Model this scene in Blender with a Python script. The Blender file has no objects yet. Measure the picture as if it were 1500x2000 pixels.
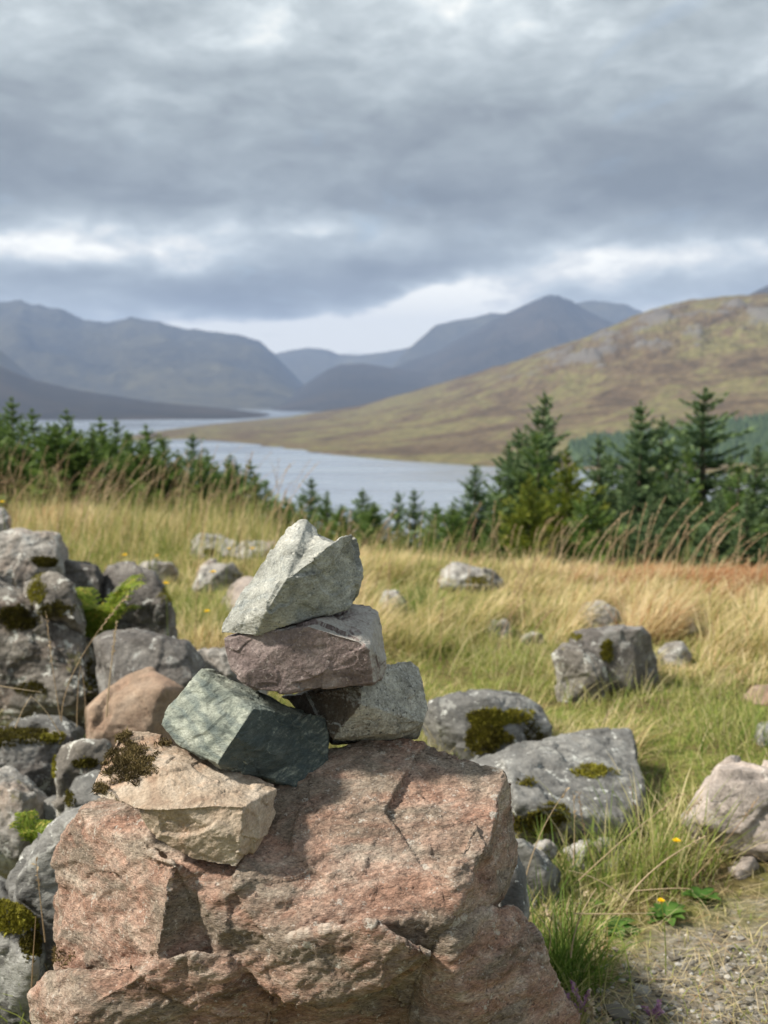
import bpy, bmesh, math, random
import numpy as np
from mathutils import Vector, Matrix
rad = math.radians
SC = bpy.context.scene
COL = SC.collection

# ---------------------------------------------------------------- camera
F = 2200.0                                  # focal length for a 1500 x 2000 frame
CAM_Z = 1.2
PITCH = math.atan(230 / F)
cd = bpy.data.cameras.new('camera'); cam = bpy.data.objects.new('camera', cd); COL.objects.link(cam)
cam.location = (0, 0, CAM_Z); cam.rotation_euler = (math.pi / 2 - PITCH, 0, 0)
cd.sensor_width = 36; cd.sensor_fit = 'AUTO'; cd.lens = 36 * F / 2000
cd.clip_start = 0.05; cd.clip_end = 60000
cd.dof.use_dof = True; cd.dof.focus_distance = 1.50; cd.dof.aperture_fstop = 6.3
SC.camera = cam

# ---------------------------------------------------------------- light, exposure
SUN_EL, SUN_AZ = rad(45), rad(-103)         # azimuth clockwise from +Y: left and a little behind the camera
sd = bpy.data.lights.new('sun', 'SUN'); sun = bpy.data.objects.new('sun', sd); COL.objects.link(sun)
sd.energy = 4.5; sd.angle = rad(5.0); sd.color = (1.0, 0.93, 0.82)
sdir = Vector((math.sin(SUN_AZ) * math.cos(SUN_EL), math.cos(SUN_AZ) * math.cos(SUN_EL), math.sin(SUN_EL)))
sun.rotation_euler = sdir.to_track_quat('Z', 'Y').to_euler()
vs = SC.view_settings
vs.view_transform = 'Standard'; vs.look = 'None'; vs.gamma = 1; vs.exposure = 0.76; vs.use_curve_mapping = False
SC.cycles.use_denoising = True
SC.cycles.max_bounces = 5; SC.cycles.diffuse_bounces = 3; SC.cycles.glossy_bounces = 2
SC.cycles.transmission_bounces = 3; SC.cycles.transparent_max_bounces = 4; SC.cycles.volume_bounces = 0
SC.cycles.caustics_reflective = False; SC.cycles.caustics_refractive = False

# ---------------------------------------------------------------- node helper
class G:
    def __init__(s, nt): s.nt = nt
    def __call__(s, t, ins=None, **pr):
        n = s.nt.nodes.new(t)
        for k, v in pr.items(): setattr(n, k, v)
        for k, v in (ins or {}).items():
            sk = n.inputs[k]
            if isinstance(v, bpy.types.NodeSocket): s.nt.links.new(v, sk)
            else: sk.default_value = v
        return n
    def m(s, op, a, b=None, c=None, clamp=False):
        n = s.nt.nodes.new('ShaderNodeMath'); n.operation = op; n.use_clamp = clamp
        for i, v in enumerate((a, b, c)):
            if v is None: continue
            if isinstance(v, bpy.types.NodeSocket): s.nt.links.new(v, n.inputs[i])
            else: n.inputs[i].default_value = v
        return n.outputs[0]
    def vm(s, op, a, b=None):
        n = s.nt.nodes.new('ShaderNodeVectorMath'); n.operation = op
        for i, v in enumerate((a, b)):
            if v is None: continue
            if isinstance(v, bpy.types.NodeSocket): s.nt.links.new(v, n.inputs[i])
            else: n.inputs[i].default_value = v
        return n.outputs[0]
    def ramp(s, fac, stops, interp='LINEAR'):
        n = s.nt.nodes.new('ShaderNodeValToRGB'); n.color_ramp.interpolation = interp
        e = n.color_ramp.elements
        while len(e) < len(stops): e.new(0.5)
        for i, (p, c) in enumerate(stops):
            e[i].position = p
            e[i].color = (c, c, c, 1) if isinstance(c, (int, float)) else (*c, 1)
        s.nt.links.new(fac, n.inputs[0]); return n.outputs[0]
    def noise(s, vec, scale, detail=5, rough=0.55, dist=0.0):
        ins = {'Scale': scale, 'Detail': detail, 'Roughness': rough, 'Distortion': dist}
        if vec is not None: ins['Vector'] = vec
        return s('ShaderNodeTexNoise', ins).outputs['Fac']
    def mix(s, fac, a, b, blend='MIX'):
        n = s.nt.nodes.new('ShaderNodeMix'); n.data_type = 'RGBA'; n.blend_type = blend
        for k, v in ((0, fac), (6, a), (7, b)):
            if isinstance(v, bpy.types.NodeSocket): s.nt.links.new(v, n.inputs[k])
            elif k == 0: n.inputs[0].default_value = v
            else: n.inputs[k].default_value = (*v, 1) if len(v) == 3 else v
        return n.outputs[2]
def new_mat(name):
    m = bpy.data.materials.new(name); m.use_nodes = True; m.node_tree.nodes.clear()
    g = G(m.node_tree); out = g('ShaderNodeOutputMaterial')
    return m, g, out

# ---------------------------------------------------------------- sky: NISHITA under a procedural cloud deck (laid out by compass direction)
w = bpy.data.worlds.new('World'); SC.world = w; w.use_nodes = True
w.node_tree.nodes.clear(); g = G(w.node_tree)
def build_sky():
    gen = g('ShaderNodeTexCoord').outputs['Generated']
    d = g.vm('NORMALIZE', gen)
    sp = g('ShaderNodeSeparateXYZ', {0: d})
    az = g.m('MULTIPLY', g.m('ARCTAN2', sp.outputs[0], sp.outputs[1]), 180 / math.pi)
    el = g.m('MULTIPLY', g.m('ARCSINE', sp.outputs[2]), 180 / math.pi)
    # cloud-plane coordinates: streaks foreshorten towards the horizon
    k = g.m('DIVIDE', 1.0, g.m('ADD', g.m('MAXIMUM', sp.outputs[2], 0.0), 0.09))
    plane = g('ShaderNodeCombineXYZ', {0: g.m('MULTIPLY', sp.outputs[0], k), 1: g.m('MULTIPLY', g.m('MULTIPLY', sp.outputs[1], k), 0.55), 2: 0.3}).outputs[0]
    ang = g('ShaderNodeCombineXYZ', {0: g.m('MULTIPLY', az, 0.10), 1: g.m('MULTIPLY', el, 0.22), 2: 1.7}).outputs[0]
    wob = g('ShaderNodeTexNoise', {'Vector': ang, 'Scale': 1.1, 'Detail': 6, 'Roughness': 0.6}).outputs['Color']
    wsp = g('ShaderNodeSeparateXYZ', {0: wob})
    az2 = g.m('ADD', az, g.m('MULTIPLY', g.m('SUBTRACT', wsp.outputs[0], 0.5), 11.0))
    el2 = g.m('ADD', el, g.m('MULTIPLY', g.m('SUBTRACT', wsp.outputs[1], 0.5), 2.8))
    def blob(a0, e0, sa, se, amp, tilt=0.0):
        da = g.m('SUBTRACT', az2, a0)
        de = g.m('SUBTRACT', el2, g.m('ADD', e0, g.m('MULTIPLY', da, tilt)))
        q = g.m('ADD', g.m('POWER', g.m('ABSOLUTE', g.m('DIVIDE', da, sa)), 2.0), g.m('POWER', g.m('ABSOLUTE', g.m('DIVIDE', de, se)), 2.0))
        return g.m('MULTIPLY', g.m('EXPONENT', g.m('MULTIPLY', q, -1.0)), amp)
    big = g.noise(ang, 0.75, 7, 0.52, 0.3)
    fine = g.noise(ang, 2.0, 8, 0.55, 0.5)
    pl = g.noise(plane, 1.3, 8, 0.55, 0.6)
    v = g.m('MULTIPLY_ADD', g.m('SUBTRACT', big, 0.5), 0.75, 0.46)
    v = g.m('MULTIPLY_ADD', g.m('SUBTRACT', fine, 0.5), 0.70, v)
    v = g.m('MULTIPLY_ADD', g.m('SUBTRACT', pl, 0.5), 0.50, v)
    for b in SKY_BLOBS: v = g.m('ADD', v, blob(*b))
    puff = g.noise(ang, 5.5, 7, 0.58, 0.3)
    v = g.m('MULTIPLY_ADD', g.m('SUBTRACT', puff, 0.5), g.m('MULTIPLY_ADD', v, 0.5, 0.08), v)
    v = g.m('MULTIPLY_ADD', g.m('SUBTRACT', v, 0.45), 1.30, 0.53)
    col = g.ramp(g.m('MULTIPLY', v, 0.8), [(0.0, (0.126, 0.14, 0.146)), (0.2, (0.19, 0.209, 0.215)), (0.36, (0.262, 0.291, 0.295)),
                     (0.52, (0.357, 0.392, 0.396)), (0.66, (0.458, 0.495, 0.495)), (0.80, (0.60, 0.60, 0.565)), (1.0, (0.84, 0.81, 0.72))])
    lift = g('ShaderNodeMapRange', {0: v, 1: 0.70, 2: 1.15, 3: 1.0, 4: 1.25}).outputs[0]      # gaps where the sun shines on far cloud
    col = g('ShaderNodeVectorMath', {0: col, 3: lift}, operation='SCALE').outputs[0]
    sky = g('ShaderNodeTexSky', sky_type='NISHITA', sun_disc=False, sun_elevation=SUN_EL, sun_rotation=SUN_AZ)
    blue = g.vm('MULTIPLY', sky.outputs[0], (0.10, 0.10, 0.10))
    hole = g.ramp(g.noise(plane, 2.2, 6, 0.6, 0.5), [(0.60, 0.0), (0.78, 0.45)])
    c = g.mix(hole, col, blue)
    bg = g('ShaderNodeBackground', {'Color': c, 'Strength': 1.0})
    o = g('ShaderNodeOutputWorld'); w.node_tree.links.new(bg.outputs[0], o.inputs[0])
SKY_BLOBS = [   # azimuth, elevation, widths (degrees), brightness, tilt
    (-16, 7.0, 9, 1.0, 0.46, -0.02), (-3, 8.3, 7, 0.8, 0.36, 0.03), (0, 10.6, 34, 3.0, -0.26, 0.0), (6, 9.4, 14, 1.0, -0.14, 0.02),
    (3, 6.2, 13, 0.8, -0.26, 0.03), (-13, 5.0, 10, 0.9, -0.22, -0.02), (-18, 4.6, 4, 0.8, 0.12, 0.0),
    (-4, 3.2, 8.5, 0.9, 1.1, 0.05), (3.2, 4.6, 3.6, 0.8, 0.75, 0.2), (-3, 1.8, 9, 1.0, 0.9, 0), (11, 3.9, 7, 1.0, 0.42, 0),
    (14.5, 6.4, 9, 0.8, 0.55, 0.03), (9, 5.6, 5, 0.5, -0.18, 0.05), (10, 7.0, 4, 0.5, 0.2, 0.0), (18, 9.0, 8, 1.2, -0.12, 0.05),
    (0, 20.5, 30, 3.2, 0.16, 0.0), (-18, 17.0, 5, 2.6, 0.16, 0.0), (3, 17, 6, 1.4, 0.08, 0.1), (16, 15.5, 5, 1.5, 0.12, 0.1)]
build_sky()
w.cycles.sampling_method = 'MANUAL'; w.cycles.sample_map_resolution = 512

# ---------------------------------------------------------------- projection helpers (photo pixel <-> place)
cp, sp_ = math.cos(PITCH), math.sin(PITCH)
def P(px, py, Y):
    xc = (px - 750) / F; yc = -(py - 1000) / F
    s = Y / (cp + yc * sp_)
    return np.array((s * xc, Y, CAM_Z + s * (yc * cp - sp_)))
def proj(p):
    p = np.asarray(p, float); x = p[..., 0]; y = p[..., 1]; z = p[..., 2] - CAM_Z
    fwd = y * cp - z * sp_; up = y * sp_ + z * cp
    fwd = np.where(np.abs(fwd) < 1e-6, 1e-6, fwd)
    return 750 + F * x / fwd, 1000 - F * up / fwd
def slope_at(py): return math.tan(PITCH + math.atan((py - 1000) / F))
def Yat(py, z=0.0): return (CAM_Z - z) / slope_at(py)        # distance at which a level surface shows at row py
WATER = -60.0

# ---------------------------------------------------------------- numpy noise
_r = np.random.RandomState(7); _perm = _r.permutation(256); _perm = np.concatenate([_perm, _perm, _perm])
_G = _r.normal(size=(256, 3)); _G /= np.linalg.norm(_G, axis=1)[:, None]
def perlin(p):
    p = np.asarray(p, float); i = np.floor(p).astype(int); f = p - i; i &= 255
    u = f * f * f * (f * (f * 6 - 15) + 10)
    def gr(dx, dy, dz):
        h = _perm[_perm[_perm[(i[:, 0] + dx) & 255] + ((i[:, 1] + dy) & 255)] + ((i[:, 2] + dz) & 255)]
        return np.einsum('ij,ij->i', _G[h], f - np.array((dx, dy, dz)))
    def L(a, b, t): return a + (b - a) * t
    x0 = L(gr(0, 0, 0), gr(1, 0, 0), u[:, 0]); x1 = L(gr(0, 1, 0), gr(1, 1, 0), u[:, 0])
    x2 = L(gr(0, 0, 1), gr(1, 0, 1), u[:, 0]); x3 = L(gr(0, 1, 1), gr(1, 1, 1), u[:, 0])
    return L(L(x0, x1, u[:, 1]), L(x2, x3, u[:, 1]), u[:, 2]) * 1.5
def fbm(p, o=4, gain=0.5, ridged=False):
    a = 1.0; t = 0; s = np.zeros(len(p)); q = np.array(p, float)
    for k in range(o):
        n = perlin(q + 17.3 * k); n = 1 - 2 * np.abs(n) if ridged else n
        s += a * n; t += a; a *= gain; q = q * 2.03
    return s / t
def noise2(x, y, sc, o=3, off=0.0):
    return fbm(np.stack([np.ravel(x) * sc + off, np.ravel(y) * sc, np.full(np.size(x), 0.37 + off)], 1), o).reshape(np.shape(x))

# ---------------------------------------------------------------- object helpers
def np_mesh(name, V, quads=None, tris=None, smooth=True, attrs=None):
    me = bpy.data.meshes.new(name)
    V = np.asarray(V, np.float32); me.vertices.add(len(V)); me.vertices.foreach_set('co', V.ravel())
    loops = []; tot = []
    if quads is not None and len(quads): loops.append(np.asarray(quads, np.int32).ravel()); tot.append(np.full(len(quads), 4, np.int32))
    if tris is not None and len(tris): loops.append(np.asarray(tris, np.int32).ravel()); tot.append(np.full(len(tris), 3, np.int32))
    loops = np.concatenate(loops); tot = np.concatenate(tot)
    me.loops.add(len(loops)); me.loops.foreach_set('vertex_index', loops)
    me.polygons.add(len(tot)); st = np.zeros(len(tot), np.int32); st[1:] = np.cumsum(tot)[:-1]
    me.polygons.foreach_set('loop_start', st)
    me.update(calc_edges=True); me.validate()
    me.polygons.foreach_set('use_smooth', np.full(len(me.polygons), smooth))
    for k, a in (attrs or {}).items():
        at = me.attributes.new(k, 'FLOAT', 'POINT'); at.data.foreach_set('value', np.asarray(a, np.float32))
    return me
def tag(o, label=None, cat=None, group=None, kind=None):
    if label: o['label'] = label
    if cat: o['category'] = cat
    if group: o['group'] = group
    if kind: o['kind'] = kind
    return o
def link(name, me, mat, parent=None, loc=None):
    o = bpy.data.objects.new(name, me); COL.objects.link(o)
    if mat is not None and not me.materials: me.materials.append(mat)
    if parent is not None: o.parent = parent
    if loc is not None: o.location = loc
    return o
def empty(name, loc):
    o = bpy.data.objects.new(name, None); COL.objects.link(o); o.location = loc; o.empty_display_size = 0.05
    return o

# ---------------------------------------------------------------- terrain height under the viewpoint
_cx = [-14, -6, -3.3, -1.5, 0, 1.9, 5, 14]; _cy = [12, 10.5, 9.8, 8.8, 7.4, 6.6, 6.2, 6.0]
def ground_z(x, y):
    x = np.asarray(x, float); y = np.asarray(y, float)
    yc = np.interp(x, _cx, _cy)
    d = np.maximum(0, y - yc)
    n = noise2(x, y, 0.75, 3) * 0.055 + noise2(x, y, 3.1, 2, 5.0) * 0.014
    fade = np.clip(1 - d / 400, 0, 1)
    big = noise2(x, y, 0.02, 3, 9.0) * 5 * np.clip((d - 20) / 80, 0, 1) * fade
    z = n + big - 0.28 * (np.sqrt(d * d + 4) - 2)
    return np.maximum(z, WATER - 1.4)
def gz(x, y): return float(ground_z(np.array([x]), np.array([y]))[0])

# ---------------------------------------------------------------- materials
def rock_mat(name, cols, scale=14, stretch=(1, 1, 1), rot=(0, 0, 0), specks=(), lichen=None, grain=0.5, gscale=260, bump=0.6, rough=0.9, mottle=None, band=None, vein=None, chip=None, facet_col=()):
    m, g, out = new_mat(name)
    tc = g('ShaderNodeTexCoord').outputs['Object']
    rnd = g('ShaderNodeObjectInfo').outputs['Random']
    p = g.vm('ADD', tc, g('ShaderNodeCombineXYZ', {0: g.m('MULTIPLY', rnd, 9.0), 1: g.m('MULTIPLY', rnd, 5.0), 2: 0.0}).outputs[0])
    q = g('ShaderNodeMapping', {'Vector': p, 'Rotation': [rad(a) for a in rot], 'Scale': stretch}).outputs[0]
    n1 = g.noise(q, scale, 8, 0.62, 0.6)
    c = g.ramp(n1, cols)
    if mottle:
        col, ms, lo, hi, am = mottle
        c = g.mix(g.m('MULTIPLY', g.ramp(g.noise(q, ms, 6, 0.6, 0.8), [(lo, 0.0), (hi, 1.0)]), am), c, col)
    if band:
        col, bs, am = band
        wv = g('ShaderNodeTexWave', {'Vector': q, 'Scale': bs, 'Distortion': 5.0, 'Detail': 4.0, 'Detail Scale': 2.0}).outputs['Fac']
        c = g.mix(g.m('MULTIPLY', g.ramp(wv, [(0.55, 0.0), (0.95, 1.0)]), am), c, col)
    gr = g.noise(q, gscale, 4, 0.7)
    gm = g.ramp(gr, [(0.28, 1 - grain), (0.5, 1.0), (0.74, 1 + grain)])
    gv = g('ShaderNodeMapRange', {0: gr, 1: 0.28, 2: 0.74, 3: 1 - grain, 4: 1 + grain}).outputs[0]
    gv2 = g('ShaderNodeMapRange', {0: g.noise(q, gscale * 0.27, 5, 0.65), 1: 0.3, 2: 0.7, 3: 1 - grain * 0.7, 4: 1 + grain * 0.7}).outputs[0]
    gg = g.m('MULTIPLY', gv, gv2)
    c = g.mix(1.0, c, g('ShaderNodeCombineColor', {0: gg, 1: gg, 2: gg}).outputs[0], 'MULTIPLY')
    for col, sc_, th, am in specks:
        s = g.ramp(g.noise(g.vm('ADD', p, (sc_, 1.3, 2.7)), sc_, 3, 0.6), [(th, 0.0), (th + 0.05, 1.0)])
        c = g.mix(g.m('MULTIPLY', s, am), c, col)
    if vein:
        col, vs_, wd, am = vein
        vn = g.noise(q, vs_, 4, 0.5, 1.2)
        s = g.ramp(g.m('ABSOLUTE', g.m('SUBTRACT', vn, 0.5)), [(0.0, 1.0), (wd, 0.0)])
        c = g.mix(g.m('MULTIPLY', s, am), c, col)
    for col, dr, lo, hi, am in facet_col:                # faces turned towards dr are mixed to another colour
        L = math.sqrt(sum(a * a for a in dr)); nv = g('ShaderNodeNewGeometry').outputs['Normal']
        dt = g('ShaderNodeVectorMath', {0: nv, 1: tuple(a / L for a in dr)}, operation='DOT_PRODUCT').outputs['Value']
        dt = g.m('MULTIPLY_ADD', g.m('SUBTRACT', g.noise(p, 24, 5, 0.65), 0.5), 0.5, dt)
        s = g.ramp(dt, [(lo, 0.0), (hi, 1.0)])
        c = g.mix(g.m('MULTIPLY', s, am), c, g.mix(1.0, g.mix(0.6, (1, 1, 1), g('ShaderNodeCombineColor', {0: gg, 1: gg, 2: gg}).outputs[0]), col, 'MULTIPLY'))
    if chip:
        pt = g('ShaderNodeNewGeometry').outputs['Pointiness']
        s = g.ramp(g.m('MULTIPLY_ADD', g.m('SUBTRACT', g.noise(p, 40, 4, 0.6), 0.5), 0.16, pt), [(0.545, 0.0), (0.60, 1.0)])
        c = g.mix(g.m('MULTIPLY', s, 0.7), c, chip)
    if lichen:
        for col, ls, th, am in lichen:
            a = g.noise(g.vm('ADD', p, (3.1, ls, 0.4)), ls, 5, 0.62, 0.3)
            b = g.noise(p, ls * 7, 3, 0.6)
            s = g.ramp(g.m('MULTIPLY_ADD', b, 0.35, a), [(th + 0.17, 0.0), (th + 0.21, 1.0)])
            c = g.mix(g.m('MULTIPLY', s, am), c, col)
    h = g.m('MULTIPLY_ADD', g.noise(q, gscale * 0.33, 5, 0.7), 2.2, gr)
    bp = g('ShaderNodeBump', {'Strength': bump, 'Distance': 0.004, 'Height': h}).outputs[0]
    b = g('ShaderNodeBsdfPrincipled', {'Base Color': c, 'Roughness': rough, 'Normal': bp, 'Specular IOR Level': 0.3})
    m.node_tree.links.new(b.outputs[0], out.inputs[0])
    return m
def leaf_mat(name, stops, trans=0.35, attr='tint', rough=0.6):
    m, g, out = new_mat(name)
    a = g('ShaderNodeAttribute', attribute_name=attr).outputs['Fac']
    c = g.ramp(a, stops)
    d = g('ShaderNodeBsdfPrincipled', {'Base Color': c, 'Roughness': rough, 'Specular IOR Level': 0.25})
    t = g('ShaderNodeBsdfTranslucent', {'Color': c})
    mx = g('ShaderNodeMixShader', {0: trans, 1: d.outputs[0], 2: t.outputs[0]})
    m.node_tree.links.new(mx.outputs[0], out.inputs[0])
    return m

M = {}
M['pink'] = rock_mat('pink_granite', [(0.30, (0.13, 0.085, 0.062)), (0.43, (0.33, 0.195, 0.14)), (0.54, (0.41, 0.28, 0.215)), (0.66, (0.50, 0.41, 0.33))],
    scale=10, stretch=(1, 1, 2.6), rot=(20, 28, 10), specks=(((0.62, 0.55, 0.48), 170, 0.63, 0.6), ((0.07, 0.05, 0.045), 120, 0.63, 0.7)), grain=0.55, gscale=210,
    mottle=((0.24, 0.20, 0.155), 6, 0.46, 0.60, 0.85), vein=((0.52, 0.44, 0.36), 7, 0.012, 0.35), lichen=(((0.60, 0.56, 0.49), 45, 0.64, 0.7), ((0.10, 0.08, 0.06), 30, 0.66, 0.6)), chip=(0.56, 0.48, 0.40), bump=0.9)
M['sandy'] = rock_mat('sandy_stone', [(0.30, (0.27, 0.19, 0.135)), (0.46, (0.40, 0.315, 0.235)), (0.60, (0.49, 0.41, 0.325)), (0.75, (0.60, 0.53, 0.44))],
    scale=16, specks=(((0.70, 0.64, 0.54), 150, 0.66, 0.6), ((0.10, 0.07, 0.04), 140, 0.70, 0.7)), grain=0.30, mottle=((0.42, 0.24, 0.15), 9, 0.52, 0.66, 0.6), chip=(0.66, 0.57, 0.46), bump=0.6)
M['green'] = rock_mat('green_slate', [(0.30, (0.07, 0.083, 0.072)), (0.44, (0.17, 0.19, 0.16)), (0.56, (0.30, 0.32, 0.265)), (0.72, (0.44, 0.46, 0.39))],
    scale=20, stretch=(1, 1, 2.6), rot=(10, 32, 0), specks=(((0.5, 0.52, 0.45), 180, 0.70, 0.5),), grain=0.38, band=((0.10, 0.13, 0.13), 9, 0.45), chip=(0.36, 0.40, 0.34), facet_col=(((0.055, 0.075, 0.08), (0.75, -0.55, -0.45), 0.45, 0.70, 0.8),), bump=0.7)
M['speck'] = rock_mat('grey_speckled_stone', [(0.30, (0.21, 0.205, 0.18)), (0.50, (0.38, 0.37, 0.325)), (0.70, (0.50, 0.485, 0.43))],
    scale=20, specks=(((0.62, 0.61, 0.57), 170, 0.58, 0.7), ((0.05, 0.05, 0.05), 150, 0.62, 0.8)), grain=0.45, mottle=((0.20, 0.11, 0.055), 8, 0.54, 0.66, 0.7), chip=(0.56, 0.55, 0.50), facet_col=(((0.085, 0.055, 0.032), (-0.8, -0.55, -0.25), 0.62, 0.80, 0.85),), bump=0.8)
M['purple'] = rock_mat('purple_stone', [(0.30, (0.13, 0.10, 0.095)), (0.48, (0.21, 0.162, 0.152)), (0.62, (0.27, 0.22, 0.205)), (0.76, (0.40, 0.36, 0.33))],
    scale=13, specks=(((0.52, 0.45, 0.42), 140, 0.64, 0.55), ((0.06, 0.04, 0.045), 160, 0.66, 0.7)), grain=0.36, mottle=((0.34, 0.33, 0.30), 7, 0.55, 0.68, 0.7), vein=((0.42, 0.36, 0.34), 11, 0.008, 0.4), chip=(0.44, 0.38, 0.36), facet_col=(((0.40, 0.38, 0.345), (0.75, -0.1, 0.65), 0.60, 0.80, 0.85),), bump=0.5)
M['topgrey'] = rock_mat('pale_grey_stone', [(0.30, (0.19, 0.19, 0.165)), (0.46, (0.31, 0.315, 0.285)), (0.60, (0.41, 0.41, 0.37)), (0.76, (0.52, 0.51, 0.46))],
    scale=17, stretch=(1, 1, 1.6), rot=(0, -45, 0), specks=(((0.66, 0.65, 0.58), 160, 0.64, 0.6), ((0.10, 0.11, 0.11), 150, 0.64, 0.7)), grain=0.36, mottle=((0.22, 0.25, 0.26), 12, 0.56, 0.68, 0.6), chip=(0.62, 0.61, 0.53), bump=0.6)
WL = ((0.66, 0.67, 0.62), 9, 0.55, 0.8)
M['grey'] = rock_mat('grey_lichen_rock', [(0.30, (0.08, 0.072, 0.062)), (0.5, (0.175, 0.158, 0.138)), (0.7, (0.31, 0.288, 0.254))], scale=7, grain=0.35, gscale=110,
    mottle=((0.24, 0.165, 0.125), 4, 0.52, 0.68, 0.6), lichen=(((0.58, 0.58, 0.53), 22, 0.58, 0.8), ((0.20, 0.18, 0.06), 7, 0.61, 0.6), ((0.05, 0.045, 0.04), 9, 0.59, 0.7)), bump=0.8)
M['slate'] = rock_mat('blue_grey_rock', [(0.30, (0.07, 0.069, 0.066)), (0.5, (0.165, 0.162, 0.153)), (0.7, (0.31, 0.305, 0.285))], scale=6, grain=0.32, gscale=110, stretch=(1, 1, 2.0), rot=(14, 0, 0),
    lichen=(((0.66, 0.67, 0.63), 26, 0.63, 0.85), ((0.40, 0.40, 0.37), 8, 0.60, 0.5), ((0.10, 0.10, 0.095), 10, 0.60, 0.7)), bump=0.8)
M['dark'] = rock_mat('dark_rock', [(0.30, (0.06, 0.055, 0.051)), (0.5, (0.13, 0.118, 0.108)), (0.7, (0.24, 0.225, 0.205))], scale=7, grain=0.35, gscale=110,
    lichen=(((0.50, 0.50, 0.47), 24, 0.62, 0.75), ((0.27, 0.265, 0.25), 6, 0.57, 0.6)), bump=0.8)
M['brown'] = rock_mat('brown_sandstone', [(0.30, (0.17, 0.12, 0.082)), (0.5, (0.27, 0.195, 0.14)), (0.7, (0.37, 0.285, 0.215))], scale=10, grain=0.25, gscale=130, mottle=((0.33, 0.215, 0.15), 6, 0.52, 0.62, 0.6), vein=((0.16, 0.10, 0.07), 5, 0.01, 0.7), bump=0.6)
M['rose'] = rock_mat('rose_boulder', [(0.30, (0.25, 0.215, 0.19)), (0.5, (0.38, 0.325, 0.29)), (0.7, (0.56, 0.47, 0.41))], scale=6, grain=0.28, gscale=120, mottle=((0.24, 0.22, 0.20), 4, 0.52, 0.66, 0.7), lichen=(((0.64, 0.59, 0.53), 14, 0.62, 0.7), ((0.14, 0.12, 0.10), 12, 0.61, 0.6)), bump=0.8)
M['pale'] = rock_mat('pale_rock', [(0.30, (0.16, 0.15, 0.137)), (0.5, (0.28, 0.265, 0.243)), (0.7, (0.42, 0.40, 0.372))], scale=7, grain=0.3, gscale=100, mottle=((0.30, 0.22, 0.17), 4, 0.54, 0.68, 0.6), lichen=(((0.58, 0.58, 0.54), 18, 0.58, 0.7), ((0.09, 0.085, 0.075), 11, 0.58, 0.7), ((0.22, 0.20, 0.08), 8, 0.63, 0.5)), bump=0.8)

M['dry'] = leaf_mat('dry_grass', [(0.0, (0.17, 0.23, 0.05)), (0.20, (0.36, 0.35, 0.11)), (0.42, (0.62, 0.50, 0.25)), (0.78, (0.78, 0.66, 0.42)), (1.0, (0.44, 0.23, 0.11))], 0.45)
M['turf'] = leaf_mat('green_grass', [(0.0, (0.11, 0.19, 0.03)), (0.4, (0.27, 0.34, 0.07)), (0.65, (0.44, 0.42, 0.15)), (1.0, (0.66, 0.56, 0.34))], 0.45)
M['seed'] = leaf_mat('seed_heads', [(0.0, (0.30, 0.19, 0.12)), (0.5, (0.46, 0.33, 0.20)), (1.0, (0.60, 0.48, 0.32))], 0.35)
M['moss'] = leaf_mat('moss', [(0.0, (0.035, 0.03, 0.008)), (0.35, (0.10, 0.085, 0.015)), (0.7, (0.22, 0.20, 0.025)), (1.0, (0.36, 0.34, 0.05))], 0.25, rough=0.9)
M['darkmoss'] = leaf_mat('dark_moss', [(0.0, (0.035, 0.026, 0.012)), (0.5, (0.10, 0.075, 0.03)), (1.0, (0.24, 0.18, 0.075))], 0.15, rough=0.9)
M['fern'] = leaf_mat('fern_leaf', [(0.0, (0.12, 0.19, 0.02)), (0.6, (0.26, 0.33, 0.045)), (1.0, (0.50, 0.44, 0.10))], 0.45)
M['broad'] = leaf_mat('broad_leaf', [(0.0, (0.06, 0.15, 0.025)), (1.0, (0.14, 0.25, 0.05))], 0.35, rough=0.45)
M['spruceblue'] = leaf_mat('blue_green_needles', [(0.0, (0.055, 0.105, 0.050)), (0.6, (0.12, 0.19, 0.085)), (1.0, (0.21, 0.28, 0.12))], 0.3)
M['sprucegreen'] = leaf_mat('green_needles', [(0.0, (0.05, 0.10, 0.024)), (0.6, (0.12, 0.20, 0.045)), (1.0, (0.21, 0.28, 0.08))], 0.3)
M['larch'] = leaf_mat('yellow_green_needles', [(0.0, (0.07, 0.11, 0.015)), (0.6, (0.16, 0.20, 0.025)), (1.0, (0.24, 0.25, 0.04))], 0.3)
M['bark'] = rock_mat('bark', [(0.3, (0.06, 0.045, 0.035)), (0.7, (0.16, 0.12, 0.09))], scale=20, stretch=(1, 1, 0.2), grain=0.3, gscale=90)
M['petal'] = leaf_mat('yellow_petals', [(0.0, (0.80, 0.50, 0.01)), (1.0, (0.90, 0.68, 0.02))], 0.3)
M['pinkpetal'] = leaf_mat('pink_blossom', [(0.0, (0.30, 0.13, 0.28)), (1.0, (0.55, 0.36, 0.48))], 0.3)
M['creampetal'] = leaf_mat('cream_blossom', [(0.0, (0.45, 0.34, 0.22)), (1.0, (0.70, 0.60, 0.46))], 0.3)

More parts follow.
